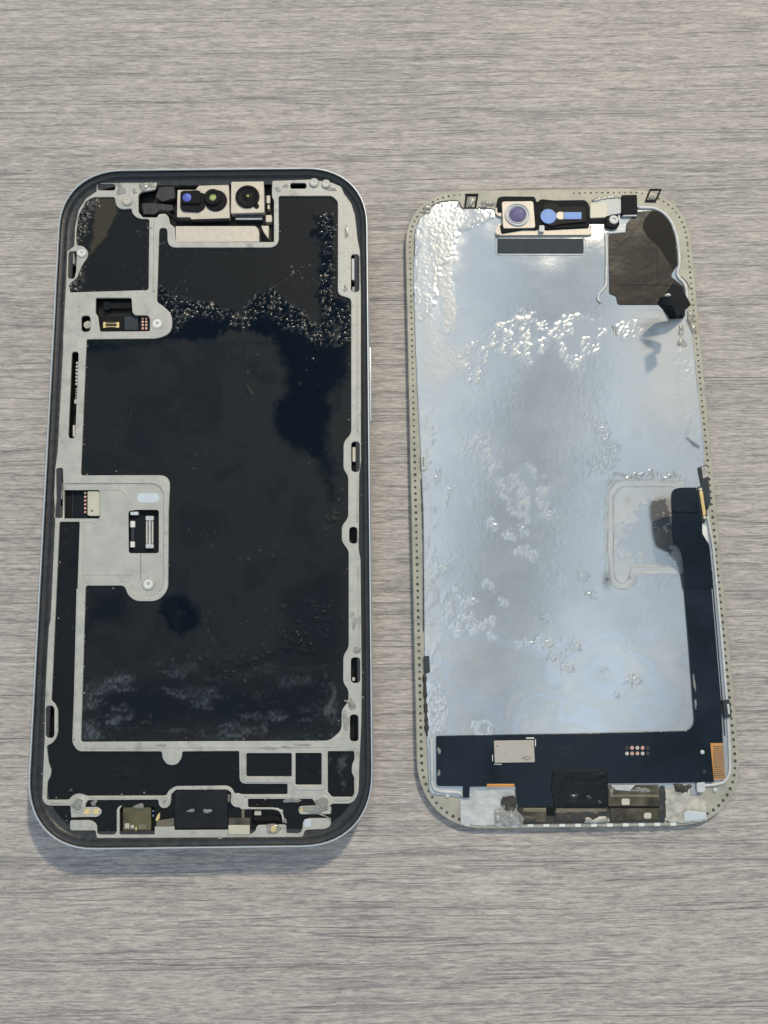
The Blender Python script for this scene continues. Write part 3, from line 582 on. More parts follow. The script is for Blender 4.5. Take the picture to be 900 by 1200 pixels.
plate(FP, 'foam_pad', rnd([(186, 219.5), (204.5, 218.5), (205, 232), (190, 236), (182, 231)], 2), 4.5, 5.95, M_MESH, phone)
plate(FP, 'foam_pad', rnd([(166, 238), (180, 238), (202, 240), (203, 246), (196, 248), (188, 246), (182, 251), (168, 251)], 2), 4.3, 5.5, M_MESH, phone)
tube(FP, 'flex_cable', [(186, 249), (196, 247.5), (201, 254), (208, 258.5), (240, 259), (268, 258)], 5.5, 0.4, M_BLACK, phone)

# ---- bottom row
gl = plate(FP, 'lower_bracket', rnd([(82.5, 946.5), (100, 946), (115, 945.6, 5), (120, 951.3, 5), (115, 957.4, 5), (100, 957.4), (83.5, 958)], 0.8), 5.6, 6.0, M_GREY, phone)
plate(FP, 'lower_bracket', rnd([(82, 961.5, 2), (107, 961.2, 4), (113.6, 966.5, 4), (113.6, 977, 2), (117, 978.3, 2), (134, 978.3, 3), (136.8, 975, 3), (136.8, 948, 3), (140, 944.5, 4), (143, 944.5), (139.9, 948, 3), (139.9, 978.2, 2), (181.3, 978.2), (181.3, 968.8), (204.4, 968.8), (204.4, 973), (267, 972.5), (267, 978), (293, 978.2, 3), (299.5, 974, 3), (301, 967, 3), (335.5, 966.5, 3), (335.5, 976.5, 2), (351, 976.8, 3), (354.5, 972, 3), (355, 962, 5), (361, 959, 3), (387.6, 959), (387.6, 968, 4), (381, 971.5, 3), (357.5, 972.5, 3), (354.7, 981, 3), (113.4, 982.2, 2), (112, 973.2, 2), (82, 973.2, 3)], 0.6), 5.6, 6.0, M_GREY, phone)
plate(FP, 'lower_bracket', rnd([(350, 945, 4), (371, 944.2), (388.3, 946), (387.8, 954, 2), (350, 954.3, 5)], 1), 5.6, 6.0, M_GREY, phone)
plate(FP, 'pale_tab', rect(356.5, 960, 364.5, 969.5, 2), 5.95, 6.05, M_PALE, phone)
for x in (101.7, 112.2): plate(FP, 'gold_pad', rect(x-3.4, 948, x+3.2, 954.5, 1), 5.9, 6.08, M_GOLD, gl)
plate(FP, 'gold_pad', circ(353.2, 949.3, 2.2), 5.9, 6.1, M_GOLD, phone); lathe(FP, 'gold_pad', 320.7, 971.5, 6.1, [(0.7, 5.9), (0.65, 6.15), (0.3, 6.2), (0.02, 6.2)], M_GOLD, phone)
am = plate(FP, 'amber_module', rect(144, 945.8, 177, 974.3, 1), 4.7, 5.5, M_MODULE, phone, label='amber translucent module in the bottom row')
for q in ((146, 965, 151.5, 971, M_NICKEL), (153, 967, 157, 971, M_NICKEL), (158.4, 969, 160.4, 974, M_GOLD), (162, 966, 172, 972, M_BROWN2)): plate(FP, 'solder_part', rect(*q[:4], 0.6), 5.45, 5.65, q[4], am)
for y in (950.5, 956): plate(FP, 'blue_pad', circ(180-0.6, y, 1.1, 10), 5.6, 5.75, M_LENSPALE, phone)
plate(FP, 'dark_box', rect(190, 949.5, 203.5, 967.5, 1), 5.5, 5.85, M_LENSBLK, phone); plate(FP, 'brown_block', rnd([(183, 962), (203.8, 958.5), (203.8, 968.5), (183, 968.5)], 0.6), 5.5, 5.95, M_BROWN2, phone)
plate(FP, 'gold_spring', rnd([(181.8, 961.5), (184.5, 955), (187.5, 951.5), (187.5, 958), (185, 962)], 0.8), 5.5, 6.0, M_GOLD, phone)
tp = plate(FP, 'vibration_motor', T1, 5.3, 6.0, M_TAPE, phone, bevel=0.15, label='glossy black vibration motor block')
blob(FP, 'glue_smear', 243, 950.5, 4.5, 2.8, 6.04, 0.12, M_GLUEW, tp, 4); blob(FP, 'glue_smear', 224, 950, 4, 2, 6.04, 0.04, M_GLUEW, tp, 14)
plate(FP, 'motor_block', rect(267.5, 967, 292.5, 978, 1), 5.5, 6.1, M_BEIGE, phone); plate(FP, 'amber_cover', rect(268, 958.5, 293, 967.5, 0.8), 5.5, 6.0, M_BROWN, phone)
plate(FP, 'gold_spring', rect(283, 947.5, 286.5, 959, 0.8), 5.4, 5.9, M_BROWN2, phone); plate(FP, 'gold_spring', rect(266.8, 931, 269.5, 940, 0.8), 5.5, 6.0, M_BROWN2, phone)
plate(FP, 'silver_part', rect(298, 950, 306, 955.5, 1), 4.7, 5.4, M_NICKEL, phone); plate(FP, 'flex_bar', rect(296.5, 957, 330.5, 962, 1), 4.7, 5.2, M_BLACK, phone)
tube(FP, 'lip', [(291, 947.3), (322, 947.3), (329.5, 949.5), (332, 955), (332, 964)], 5.95, 0.22, M_GREY, phone)
for x, y in ((102, 941), (311, 941)): plate(FP, 'dark_window', rect(x-6 if x < 200 else 292, 937.8, x+8 if x < 200 else 313, 945.2, 1), 5.75, 5.95, M_LENSBLK, phone)
# ---- glue drops left over the bosses and rails
for i, (x, y, rx, ry, h, m) in enumerate([(91, 943, 8, 7, 0.35, M_GLUE), (163, 945, 5.5, 3.5, 0.3, M_GLUEW), (192.5, 939.5, 5, 5, 0.3, M_GLUE), (110, 941, 4, 3, 0.2, M_GLUEW), (378, 941.5, 9, 6.5, 0.4, M_GLUE), (366, 949, 13, 4.5, 0.25, M_GLUE), (320.5, 971, 10, 5, 0.35, M_GLUE), (334, 962, 2.5, 2.5, 0.2, M_GLUEW),
        (418, 762, 4, 4.5, 0.25, M_GLUE), (412, 825, 4.5, 7, 0.18, M_GLUEW), (405, 845, 3.5, 12, 0.12, M_GLUEW), (415, 730, 2.5, 8, 0.1, M_GLUEW), (413, 720, 2, 4, 0.1, M_GLUEW), (315, 876.5, 12, 1.8, 0.15, M_GLUEW), (335, 875.5, 10, 1.5, 0.12, M_GLUEW), (190, 873.5, 7, 2, 0.12, M_GLUEW), (355, 873, 9, 1.6, 0.1, M_GLUEW),
        (168, 219, 6, 4.5, 0.3, M_GLUEW), (178, 217, 5, 3, 0.25, M_GLUEW), (142, 224, 5, 6, 0.2, M_GLUEW), (140, 217, 4, 3, 0.2, M_GLUEW), (158, 224, 3, 4, 0.2, M_GLUEW), (326, 222, 4, 3, 0.15, M_GLUEW), (335, 218, 4, 2.5, 0.12, M_GLUEW), (388, 222, 7, 2.5, 0.15, M_GLUEW), (406, 272, 2, 10, 0.12, M_GLUEW), (405, 338, 3, 4, 0.12, M_GLUEW),
        (78.5, 961.5, 1.4, 1.4, 0.25, M_GLUE), (77.8, 956.5, 1.2, 1.2, 0.2, M_GLUE), (83, 926, 2.2, 2, 0.25, M_GLUE), (257, 982.5, 3, 2.5, 0.15, M_GLUEW), (342, 938, 9, 3, 0.12, M_GLUEW), (55, 815, 2, 6, 0.1, M_GLUEW)]):
    blob(FP, 'glue_drop', x, y, rx, ry, GT-0.02, h, m, phone, i+20)
def flecks():
    """crumbs of glue caught along the rails of the midframe"""
    rs = random.Random(11); V = []; Fc = []
    rails = [(OUT, 0.30), (B, 0.5), (A, 0.6), (WL, 0.3)]
    for poly, dens in rails:
        P = FP.uv(poly, GT)
        for i in range(len(P)):
            a_, b_ = P[i], P[(i+1) % len(P)]; L = np.linalg.norm(b_-a_)
            for _ in range(int(L*dens*rs.random()*2)):
                p = a_+(b_-a_)*rs.random()+np.array([rs.gauss(0, 0.35), rs.gauss(0, 0.35)]); q = rs.choice([0.07, 0.09, 0.12, 0.2]); o = len(V); z = GT-0.06
                n = 6; ph = [rs.uniform(0.6, 1.3) for _ in range(n)]
                for k in range(n): an = 2*math.pi*k/n; V.append((p[0]+q*ph[k]*math.cos(an), p[1]+q*ph[k]*math.sin(an), z))
                for k in range(n): an = 2*math.pi*k/n; V.append((p[0]+q*0.6*ph[k]*math.cos(an), p[1]+q*0.6*ph[k]*math.sin(an), z+0.06+q*0.4))
                V.append((p[0], p[1], z+0.06+q*0.6))
                for k in range(n): Fc.append((o+k, o+(k+1) % n, o+n+(k+1) % n, o+n+k)); Fc.append((o+n+k, o+n+(k+1) % n, o+2*n))
    raw('glue_flecks', V, Fc, M_GLUEW, phone, smooth=True, kind='stuff')
flecks()
tube(FP, 'loose_strand', [(374, 954), (384, 957), (388, 961)], 6.1, 0.12, M_GLUEW, phone)
tube(FP, 'loose_strand', [(403, 821), (408, 824), (412, 820), (410, 828)], 6.2, 0.22, M_GLUEW, phone, jit=0.4)

# ================================================================== SCREEN ASSEMBLY
DW, DH, DR = 68.45, 145.89, 14.5
FD = Frame((40.222, 32.609, 0.0), 0.01501, 0.0)
BT, PT = 1.6, 1.85                # top of the resin border, top of the metal plate
disp = empty('phone_screen', FD)
disp['label'] = 'detached phone screen lying face down, silver metal backing plate and khaki perforated border'; disp['category'] = 'phone screen'
ringloft('cover_glass', DW, DH, DR, [(0.9, 0.0), (0.25, 0.12), (0.05, 0.45), (0.12, 0.95), (0.4, 1.0)], M_GLASS, disp, cap_bottom=True, label='dark cover glass face down')
bd_ = ringloft('resin_border', DW, DH, DR, [(0.28, 0.98), (0.0, 1.05), (0.0, 1.45), (0.15, BT), (9.0, BT)], M_RESIN, disp, label='khaki resin border with a row of perforations')
plate(FD, 'inner_tray', rr(DW, DH, DR, 8.0), 1.3, BT+0.02, M_RESIN, disp, uv=True)
PLO = rnd([(505, 241.7), (511, 238.5), (520, 235.7), (538.7, 234.7, 2), (540, 244.3, 2), (580, 244.3), (690, 243), (722, 240), (745, 240), (765, 241.5), (779, 248), (788, 259), (794, 276), (797, 300), (797.5, 314, 3), (793, 320, 3), (803, 331, 4), (805.6, 351), (805, 380, 3), (811, 389, 3), (813.5, 413), (824.3, 516), (826, 545), (828, 600),
     (835.5, 640), (850, 796), (855.6, 871), (856.5, 908, 8), (848, 921, 6), (818, 923), (816, 933, 2), (808, 933, 2), (808, 924), (560, 926), (543, 935, 2), (505, 931, 5), (502.5, 925), (500, 863), (497.5, 786), (496, 600), (492.3, 524), (487.3, 422), (484.3, 324), (485.8, 268, 6), (493, 253, 4), (503.5, 249, 2)], 1)
def plate_mat():
    m = bpy.data.materials.new('brushed_backing_metal'); m.use_nodes = True; nt = m.node_tree; N = nt.nodes; Lk = nt.links; b = N['Principled BSDF']
    def at(n): a = N.new('ShaderNodeAttribute'); a.attribute_name = n; return a.outputs['Fac']
    def mix(a, f, c, k=1.0):
        x = N.new('ShaderNodeMix'); x.data_type = 'RGBA'
        if isinstance(a, tuple): x.inputs[6].default_value = (*a, 1)
        else: Lk.new(a, x.inputs[6])
        x.inputs[7].default_value = (*c, 1)
        mm = N.new('ShaderNodeMath'); mm.operation = 'MULTIPLY'; mm.inputs[1].default_value = k; Lk.new(f, mm.inputs[0]); Lk.new(mm.outputs[0], x.inputs[0]); return x.outputs[2]
    tc = N.new('ShaderNodeTexCoord'); mp = N.new('ShaderNodeMapping'); mp.inputs['Scale'].default_value = (60, 900, 1); Lk.new(tc.outputs['Object'], mp.inputs[0])
    n = N.new('ShaderNodeTexNoise'); n.inputs['Scale'].default_value = 1; n.inputs['Detail'].default_value = 5; Lk.new(mp.outputs[0], n.inputs['Vector'])
    n2 = N.new('ShaderNodeTexNoise'); n2.inputs['Scale'].default_value = 90; n2.inputs['Detail'].default_value = 6; Lk.new(tc.outputs['Object'], n2.inputs['Vector'])
    c = mix((0.38, 0.395, 0.405), at('sheen_tone'), (0.52, 0.525, 0.525))
    c = mix(c, n2.outputs[0], (0.50, 0.51, 0.515), 0.25)
    c = mix(c, at('resid'), (0.40, 0.40, 0.385), 1.0)
    c = mix(c, at('film'), (0.60, 0.58, 0.55), 0.5)
    c = mix(c, at('blue'), (0.50, 0.60, 0.74), 0.55)
    c = mix(c, at('brown'), (0.30, 0.22, 0.13), 0.6)
    c = mix(c, at('soot'), (0.03, 0.035, 0.03), 0.8)
    Lk.new(c, b.inputs['Base Color'])
    mt = N.new('ShaderNodeMapRange'); mt.inputs[3].default_value = 1.0; mt.inputs[4].default_value = 0.0; b.inputs['Metallic'].default_value = 0.0
    r = N.new('ShaderNodeMapRange'); r.inputs[1].default_value = 0.3; r.inputs[2].default_value = 0.7; r.inputs[3].default_value = 0.15; r.inputs[4].default_value = 0.21; Lk.new(n2.outputs[0], r.inputs[0])
    r2 = N.new('ShaderNodeMix'); r2.inputs[3].default_value = 0.36; Lk.new(at('glue'), r2.inputs[0]); Lk.new(r.outputs[0], r2.inputs[2]); b.inputs['Roughness'].default_value = 0.55; b.inputs['Specular IOR Level'].default_value = 0.2
    bp = N.new('ShaderNodeBump'); bp.inputs['Strength'].default_value = 0.05; bp.inputs['Distance'].default_value = 0.0001; Lk.new(n.outputs[0], bp.inputs['Height']); Lk.new(bp.outputs[0], b.inputs['Normal'])
    gl = N.new('ShaderNodeBsdfAnisotropic'); gl.distribution = 'BECKMANN'; Lk.new(c, gl.inputs['Color']); Lk.new(r2.outputs[0], gl.inputs['Roughness']); Lk.new(bp.outputs[0], gl.inputs['Normal'])
    ms = N.new('ShaderNodeMixShader'); cl = N.new('ShaderNodeMath'); cl.operation = 'MULTIPLY'; cl.use_clamp = True; cl.inputs[1].default_value = 0.9; cl.operation = 'MULTIPLY_ADD'; cl.inputs[2].default_value = 0.26
    Lk.new(at('resid'), cl.inputs[0]); Lk.new(cl.outputs[0], ms.inputs[0]); Lk.new(gl.outputs[0], ms.inputs[1]); Lk.new(b.outputs[0], ms.inputs[2])
    Lk.new(ms.outputs[0], N['Material Output'].inputs['Surface'])
    return m
M_PLATE = plate_mat()
plate(FD, 'plate_edge', PLO, 1.5, PT-0.07, M_PLATE, disp, bevel=0.05)
GA = [(486, 330), (503, 335), (520, 380), (530, 395), (552, 402), (560, 425), (530, 450), (505, 462), (488, 455)]
GB = [(530, 425), (545, 398), (585, 368), (605, 362), (640, 368), (690, 368), (748, 376), (770, 392), (735, 405), (712, 400), (700, 425), (668, 440), (650, 408), (622, 430), (588, 415), (570, 445), (540, 470)]
GC = [(535, 518), (560, 503), (573, 506), (592, 558), (618, 545), (645, 575), (640, 612), (612, 612), (590, 590), (575, 565), (560, 528), (540, 538)]
GD = [(686, 490), (710, 495), (726, 525), (722, 548), (700, 555), (684, 552), (710, 525)]
GE = [(500, 262), (545, 258), (530, 280), (533, 330), (540, 390), (520, 400), (512, 340), (505, 300)]
GR = [(792, 396), (808, 400), (818, 515), (805, 520), (795, 470)]
SPOTS = [(615, 649, 9, 4), (548, 702, 6, 7), (572, 685, 4, 7), (576, 692, 3, 4), (588, 708, 4, 6), (575, 726, 3, 8), (618, 752, 16, 4), (640, 751, 14, 4), (655, 770, 8, 4), (650, 771, 6, 3), (520, 668, 5, 5), (546, 725, 8, 6), (535, 690, 4, 3), (555, 740, 6, 4), (563, 737, 8, 3), (580, 745, 5, 4), (635, 723, 3, 4), (580, 617, 3, 6), (598, 628, 4, 6),
         (708, 788, 6, 2.5), (720, 812, 5, 3), (738, 797, 8, 4), (697, 702, 5, 3), (690, 692, 5, 3), (675, 760, 6, 5), (667, 782, 4, 6), (683, 673, 4, 4), (500, 685, 5, 6), (503, 720, 3, 10), (508, 705, 4, 6), (525, 715, 4, 12), (535, 740, 5, 5), (733, 390, 4, 6), (612, 620, 4, 5), (640, 604, 8, 4), (512, 560, 5, 6), (524, 580, 3, 10)]
RC = rnd([(712, 575, 8), (722, 562, 8), (800, 562, 3), (800, 671, 2), (745, 672, 4), (742, 688, 8), (722, 692, 10), (712, 678, 8)])
SH = [(488, 240), (545, 240), (575, 250), (555, 268), (535, 272), (525, 300), (505, 360), (488, 380)]
def plate_h(px, py, u, v):
    a, b_ = (fbm(u*0.3, v*0.3, 51)-0.5), (fbm(u*0.3, v*0.3, 52)-0.5)
    wx = px+a*16+(fbm(u*1.3, v*1.3, 53)-0.5)*9; wy = py+b_*16+(fbm(u*1.3, v*1.3, 54)-0.5)*9
    def soft(P, p=-3, q=3, X=wx, Y=wy): return 1-sstep(p, q, sdf(X, Y, P))
    h = 0.02+(fbm(u*0.07, v*0.07, 50, 2)-0.5)*0.04; glue = np.zeros_like(px); resid = np.zeros_like(px)
    wz = sstep(330, 380, py)*(1-sstep(600, 760, py))+0.25; h = h+wz*0.012*np.abs(fbm(u*0.7, v*0.7, 55, 4, 0.6)-0.5)*2+0.005*fbm(u*1.7, v*1.7, 56, 3)
    # streaky ridges leaning to the upper right
    t = math.radians(58); a1 = u*math.cos(t)+v*math.sin(t); b1 = -u*math.sin(t)+v*math.cos(t)
    rid = fbm(a1*0.9+0.8*fbm(u*0.6, v*0.6, 64), b1*2.7, 60, 4, 0.62); rid2 = fbm(u*2.2, v*2.2, 61, 3, 0.6)
    g = soft(GA, -16, 6); h = h+g*0.045*rid2; glue = np.maximum(glue, g*0.7); resid = np.maximum(resid, g*0.5*(0.5+rid2))
    g = soft(GB, -9, 3); k = sstep(0.44, 0.66, rid)*sstep(0.25, 0.55, vn(u*0.5, v*0.5, 62)); h = h+g*0.055*k; glue = np.maximum(glue, g*(0.25+0.6*k)); resid = np.maximum(resid, g*k*0.62)
    g = soft(GC, -6, 3); k = sstep(0.44, 0.66, rid)*sstep(0.25, 0.5, vn(u*0.5, v*0.5, 63)); h = h+g*0.055*k; glue = np.maximum(glue, g*(0.25+0.6*k)); resid = np.maximum(resid, g*k*0.62)
    g = soft(GD, -4, 3); k = sstep(0.48, 0.66, rid2); h = h+g*0.06*k; glue = np.maximum(glue, g*k*0.8)
    g = soft(GE, -6, 3); h = h+g*0.055*rid2; resid = np.maximum(resid, g*0.6); glue = np.maximum(glue, g*0.7)
    g = soft(GR, -4, 3); h = h-g*0.10+g*0.10*rid2; resid = np.maximum(resid, g*0.3)
    for i, (x, y, rx, ry) in enumerate(SPOTS):
        d = ((wx-x)/rx)**2+((wy-y)/ry)**2; k = np.exp(-d*1.1); n = np.abs(fbm(u*1.2+i, v*1.2, 70, 3)-0.5)*2.6
        h = h+k*0.26*n; glue = np.maximum(glue, sstep(0.1, 0.5, k*n*1.5)*0.8); resid = np.maximum(resid, sstep(0.15, 0.6, k*n*1.6)*0.5)
    # left margin: skin of dried adhesive with a torn edge
    e = soft(SH, -1.5, 1.5); h = h+e*0.07+e*0.05*rid2; resid = np.maximum(resid, e*0.35)
    lm = 1-sstep(0, 26, wx-(486+(py-320)*0.022)); lm = lm*sstep(420, 520, py)*(1-sstep(700, 840, py)); k = sstep(0.47, 0.6, fbm(u*0.6, v*0.6, 72, 4)); h = h+lm*0.08*k; resid = np.maximum(resid, lm*0.4); glue = np.maximum(glue, lm*k*0.4)
    # worn pocket outline pressed into the plate
    s = sdf(px+a*4, py+b_*4, RC); rc = 1-sstep(-2, 2, s); h = h-rc*0.05; ln = np.exp(-(s/1.6)**2); h = h+ln*0.035*(0.5+rid2)
    s2 = sdf(px+a*4, py+b_*4, rnd([(719, 580, 6), (728, 570, 6), (792, 570, 3), (792, 664, 2), (740, 664, 4), (736, 682, 6), (724, 684, 8), (719, 672, 6)])); h = h-0.04*(1-sstep(-1.5, 1.5, s2))
    resid = np.maximum(resid, rc*0.45*(0.5+fbm(u*0.25, v*0.25, 74)))
    k = soft([(715, 556), (795, 553), (802, 560), (715, 566)], -3, 3)*sstep(0.45, 0.6, rid2); h = h+k*0.12; brown = k*0.4
    br = np.exp(-(((px-783)/22)**2+((py-596)/20)**2))*0.55+np.exp(-(((px-762)/16)**2+((py-640)/26)**2))*0.45+np.exp(-(((px-736)/4)**2+((py-586)/5)**2))*0.6+np.exp(-(((px-733)/4)**2+((py-621)/4)**2))*0.6
    brown = np.clip(np.maximum(brown, br*(0.6+0.8*fbm(u*0.5, v*0.5, 75))), 0, 1)
    sc = np.exp(-((np.hypot((px-727)/1.0, (py-682)/0.9)-14)/3.0)**2)*sstep(712, 700, px-(py-682)*0.9)
    soot = np.clip(np.exp(-(((px-711)/5)**2+((py-680)/9)**2))*(0.4+fbm(u*2, v*2, 76)*0.9)+np.exp(-(((px-738)/1.8)**2+((py-677)/1.8)**2))*0.7, 0, 1)
    soot = np.maximum(soot, (1-sstep(-1.2, 1.2, sdf(px, py, [(803, 513), (806, 513), (820, 523), (819, 526), (812, 523)])))*0.8)
    # oily swirls towards the bottom
    q = fbm(u*0.05+1.1*fbm(u*0.06, v*0.06, 80, 2), v*0.07+1.1*fbm(u*0.06, v*0.06, 81, 2), 82, 3, 0.4)
    low = sstep(690, 780, py); band = np.abs(((q*6) % 1)-0.5)*2; band = band*(0.4+0.8*fbm(u*0.12, v*0.12, 83))
    film = np.clip(low*sstep(0.35, 0.9, band)*0.5+sstep(0.5, 0.7, fbm(u*0.2, v*0.2, 84))*0.25, 0, 1); blue = low*sstep(0.55, 0.95, 1-band)*0.45+0.12
    resid = np.maximum(resid, low*0.12*band)
    gr = (1-sstep(-6, 4, sdf(wx, wy, [(500, 800), (520, 800), (525, 850), (515, 862), (500, 862)])))*sstep(0.4, 0.6, rid2); brown = np.maximum(brown, gr*0.35); h = h+gr*0.08
    wr = np.exp(-((np.abs(sdf(wx, wy, [(553, 848), (575, 848), (573, 862), (555, 862)])))/1.0)**2); h = h+wr*0.1
    edge_l = 1-sstep(0, 95, px-(486+(py-320)*0.022)+b_*40); edge_r = sstep(-105, -30, px-(812+(py-390)*0.098)+a*40)*sstep(345, 375, py)*(1-sstep(500, 640, py))
    resid = np.maximum(resid, 0.22*edge_l*(1-sstep(300, 640, py))+0.55*edge_r*(1-sstep(450, 540, py))+0.10*fbm(u*0.06, v*0.06, 88))
    glow = edge_l*(1-sstep(430, 560, py))*(0.75+0.6*fbm(u*0.15, v*0.15, 87))+edge_r*0.9+0.22*(1-sstep(300, 420, py)); glue = np.maximum(glue, 0.62*np.clip(glow, 0, 1))
    scuff = sstep(0.60, 0.72, fbm(u*0.35+2*a, v*1.6, 89, 4, 0.6)); resid = resid+0.05*scuff
    return h, dict(glue=np.clip(glue, 0, 1), resid=np.clip(resid, 0, 1), sheen_tone=np.clip(0.15+0.75*sstep(0.35, 0.65, fbm(u*0.045+0.5*a, v*0.045, 86, 4, 0.55))*0.6+0.5*edge_l+0.35*edge_r+0.25*sstep(700, 800, py)*fbm(u*0.15, v*0.15, 85), 0, 1), film=film, blue=blue, brown=brown, soot=soot)  # uneven reflection painted into the metal colour: lighter at both edges, mottled between
for q, rad in ((RC, 0.10), (rnd([(719, 580, 6), (728, 570, 6), (792, 570, 3), (792, 664, 2), (740, 664, 4), (736, 682, 6), (724, 684, 8), (719, 672, 6)]), 0.06)):
    n_ = max(range(len(q)), key=lambda i: q[i][0]); tube(FD, 'imprint_ridge', (q[n_+1:]+q[:n_])[2:-1], PT+0.0, rad, M_FOILB, disp, flat=0.8, jit=0.35, seed=3)
camslot = rect(583, 279.5, 684, 296.5, 1.5)
bp_ = grid(FD, 'backing_plate', PLO, PT, 0.22, M_PLATE, disp, plate_h, grow=-1.0)
bp_['label'] = 'dull silver backing plate smeared with dried adhesive'
# ---- perforations along the border
def perforations():
    V = []; Fc = []; rj = random.Random(5)
    def disc(x, y, r):
        b = len(V); n = 8
        for k in range(n): a = 2*math.pi*k/n; V.append((x+r*math.cos(a), y+r*math.sin(a), BT+0.006))
        for k in range(n): a = 2*math.pi*k/n; V.append((x+r*0.7*math.cos(a), y+r*0.7*math.sin(a), BT+0.010))
        for k in range(n): Fc.append((b+k, b+(k+1) % n, b+n+(k+1) % n, b+n+k))
        Fc.append(tuple(b+n+k for k in range(n)))
    ring = rr(DW, DH, DR, 1.05, 40); ring2 = ring+[ring[0]]
    s = 0.0; nxt = 0.0
    for (x0, y0), (x1, y1) in zip(ring2[:-1], ring2[1:]):
        L = math.hypot(x1-x0, y1-y0)
        if L < 1e-6: continue
        while nxt <= s+L:
            t = (nxt-s)/L; x, y = x0+(x1-x0)*t, y0+(y1-y0)*t
            big = y < 10
            if not (-17 < x < 6 and y > 60): disc(x, y, (0.33 if big else 0.26)*rj.uniform(0.8, 1.12))
            nxt += 1.45 if big else 1.38
        s += L
    raw('perforations', V, Fc, M_HOLE, bd_, kind='stuff')
perforations()
# ---- top: camera bracket
br = plate(FD, 'camera_bracket', rnd([(584, 262), (600, 262), (640, 270), (692, 267), (692, 262.5), (694, 274), (690, 275.3), (581, 275.8), (580, 271)], 1), 1.8, 2.35, M_NICKEL, disp)
plate(FD, 'black_foam', rnd([(583, 231, 4), (590, 229.8), (627, 230, 3), (629, 237), (634, 233), (650, 234.5), (686, 234, 3), (690.5, 239, 3), (691, 266, 2), (640, 268.5), (634, 263), (630, 269), (615, 268.5), (588, 273, 2), (586, 263), (590, 262), (590, 248), (583, 248, 2)], 2), 1.85, 2.7, M_BLACK, disp, bevel=0.15)
lf = plate(FD, 'lens_frame', rnd([(588, 236), (625, 235.5), (627.5, 267), (589.5, 267.7)], 3), 2.0, 2.95, M_NICKEL, disp, bevel=0.1, label='pale square lens holder with violet lens')
lathe(FD, 'lens_ring', 606.5, 251.2, 3.1, [(3.0, 2.9), (3.0, 3.15), (2.85, 3.25), (2.65, 3.25), (2.55, 3.05), (2.35, 3.0), (2.3, 3.2), (2.15, 3.22), (1.95, 2.9)], M_SILVER, lf, n=40)
lathe(FD, 'lens_glass', 606.5, 252, 2.95, [(2.1, 2.92), (1.7, 3.05), (0.9, 3.15), (0.02, 3.18)], M_LENSVIO, lf, n=36)
pf = plate(FD, 'filter_housing', rnd([(636, 238, 6), (650, 236, 6), (656, 242, 3), (686, 241, 3), (688, 260, 3), (656, 263, 3), (646, 266, 5), (634, 260, 5)], 2), 2.0, 3.0, M_LENSBLK, disp, bevel=0.15, label='black housing with blue keyhole-shaped filter')
lathe(FD, 'blue_filter', 642.7, 253.5, 3.05, [(1.95, 2.95), (1.92, 3.05), (1.8, 3.1), (0.02, 3.12)], M_LENSPALE, pf, n=32)
plate(FD, 'blue_filter', rect(661, 248.5, 681.5, 256.8, 0.8), 2.95, 3.1, M_LENSPALE, pf, bevel=0.03)
plate(FD, 'amber_joint', rnd([(652, 250), (655, 248), (660.5, 248.3), (660.5, 257), (655, 257), (652, 255)], 0.8), 2.95, 3.07, M_NICKEL, pf, bevel=0.03)
plate(FD, 'pin_block', rect(632, 264, 638, 271.5, 1), 2.3, 3.0, M_SILVER, br); plate(FD, 'pin_block', rect(582, 271, 586, 275, 1), 2.3, 2.7, M_NICKEL, br)
plate(FD, 'ear', rnd([(580.5, 244), (588, 242), (588, 254), (584, 253), (580.5, 250)], 0.8), 1.9, 2.4, M_NICKEL, br)
sp = plate(FD, 'sensor_slot', camslot, 1.9, 2.02, M_SLATE, disp, bevel=0.02, label='long dark slate strip below the camera bracket')
tube(FD, 'slot_lip', [(581, 278), (685, 277.5), (686.3, 281), (686, 296), (684, 299), (583, 299.3), (580.8, 297), (581, 278)], 1.93, 0.10, M_FOIL, disp)
plate(FD, 'foil_patch', rnd([(692, 238), (700, 234), (720, 231), (729, 234), (728, 250), (716, 252), (712, 255), (692, 256)], 2), 1.85, 2.3, M_FOIL, disp, bevel=0.12)
plate(FD, 'shield_can', rnd([(691.5, 238), (711, 237), (712.5, 254.5), (691.5, 255.5)], 1.2), 1.9, 2.45, M_BEIGE, disp, bevel=0.08)
tube(FD, 'glue_bead', [(694, 236), (705, 233), (718, 231), (726, 232)], 2.2, 0.5, M_GLUEW, disp, jit=0.3)
plate(FD, 'flex_strip', rect(691, 256, 714, 261, 1), 1.85, 2.2, M_BLACK, disp)
sc_ = plate(FD, 'screw_block', rnd([(710, 253), (724, 250.5), (726.5, 264, 3), (720, 267, 3), (710, 265, 3)], 1.5), 1.9, 2.7, M_BLACK, disp, bevel=0.1)
lathe(FD, 'screw', 719.5, 257.2, 2.9, [(1.15, 2.6), (1.1, 2.85), (0.9, 2.95), (0.5, 2.95), (0.42, 2.75), (0.02, 2.74)], M_SILVER, sc_)
plate(FD, 'black_tab', rnd([(728.5, 228.5), (746.5, 228), (747.5, 250.5), (729, 251)], 1), 1.85, 2.75, M_BLACK, disp, bevel=0.1); plate(FD, 'tab_lip', rect(730, 251, 746.5, 253.2, 0.5), 1.9, 2.5, M_SILVER, disp)
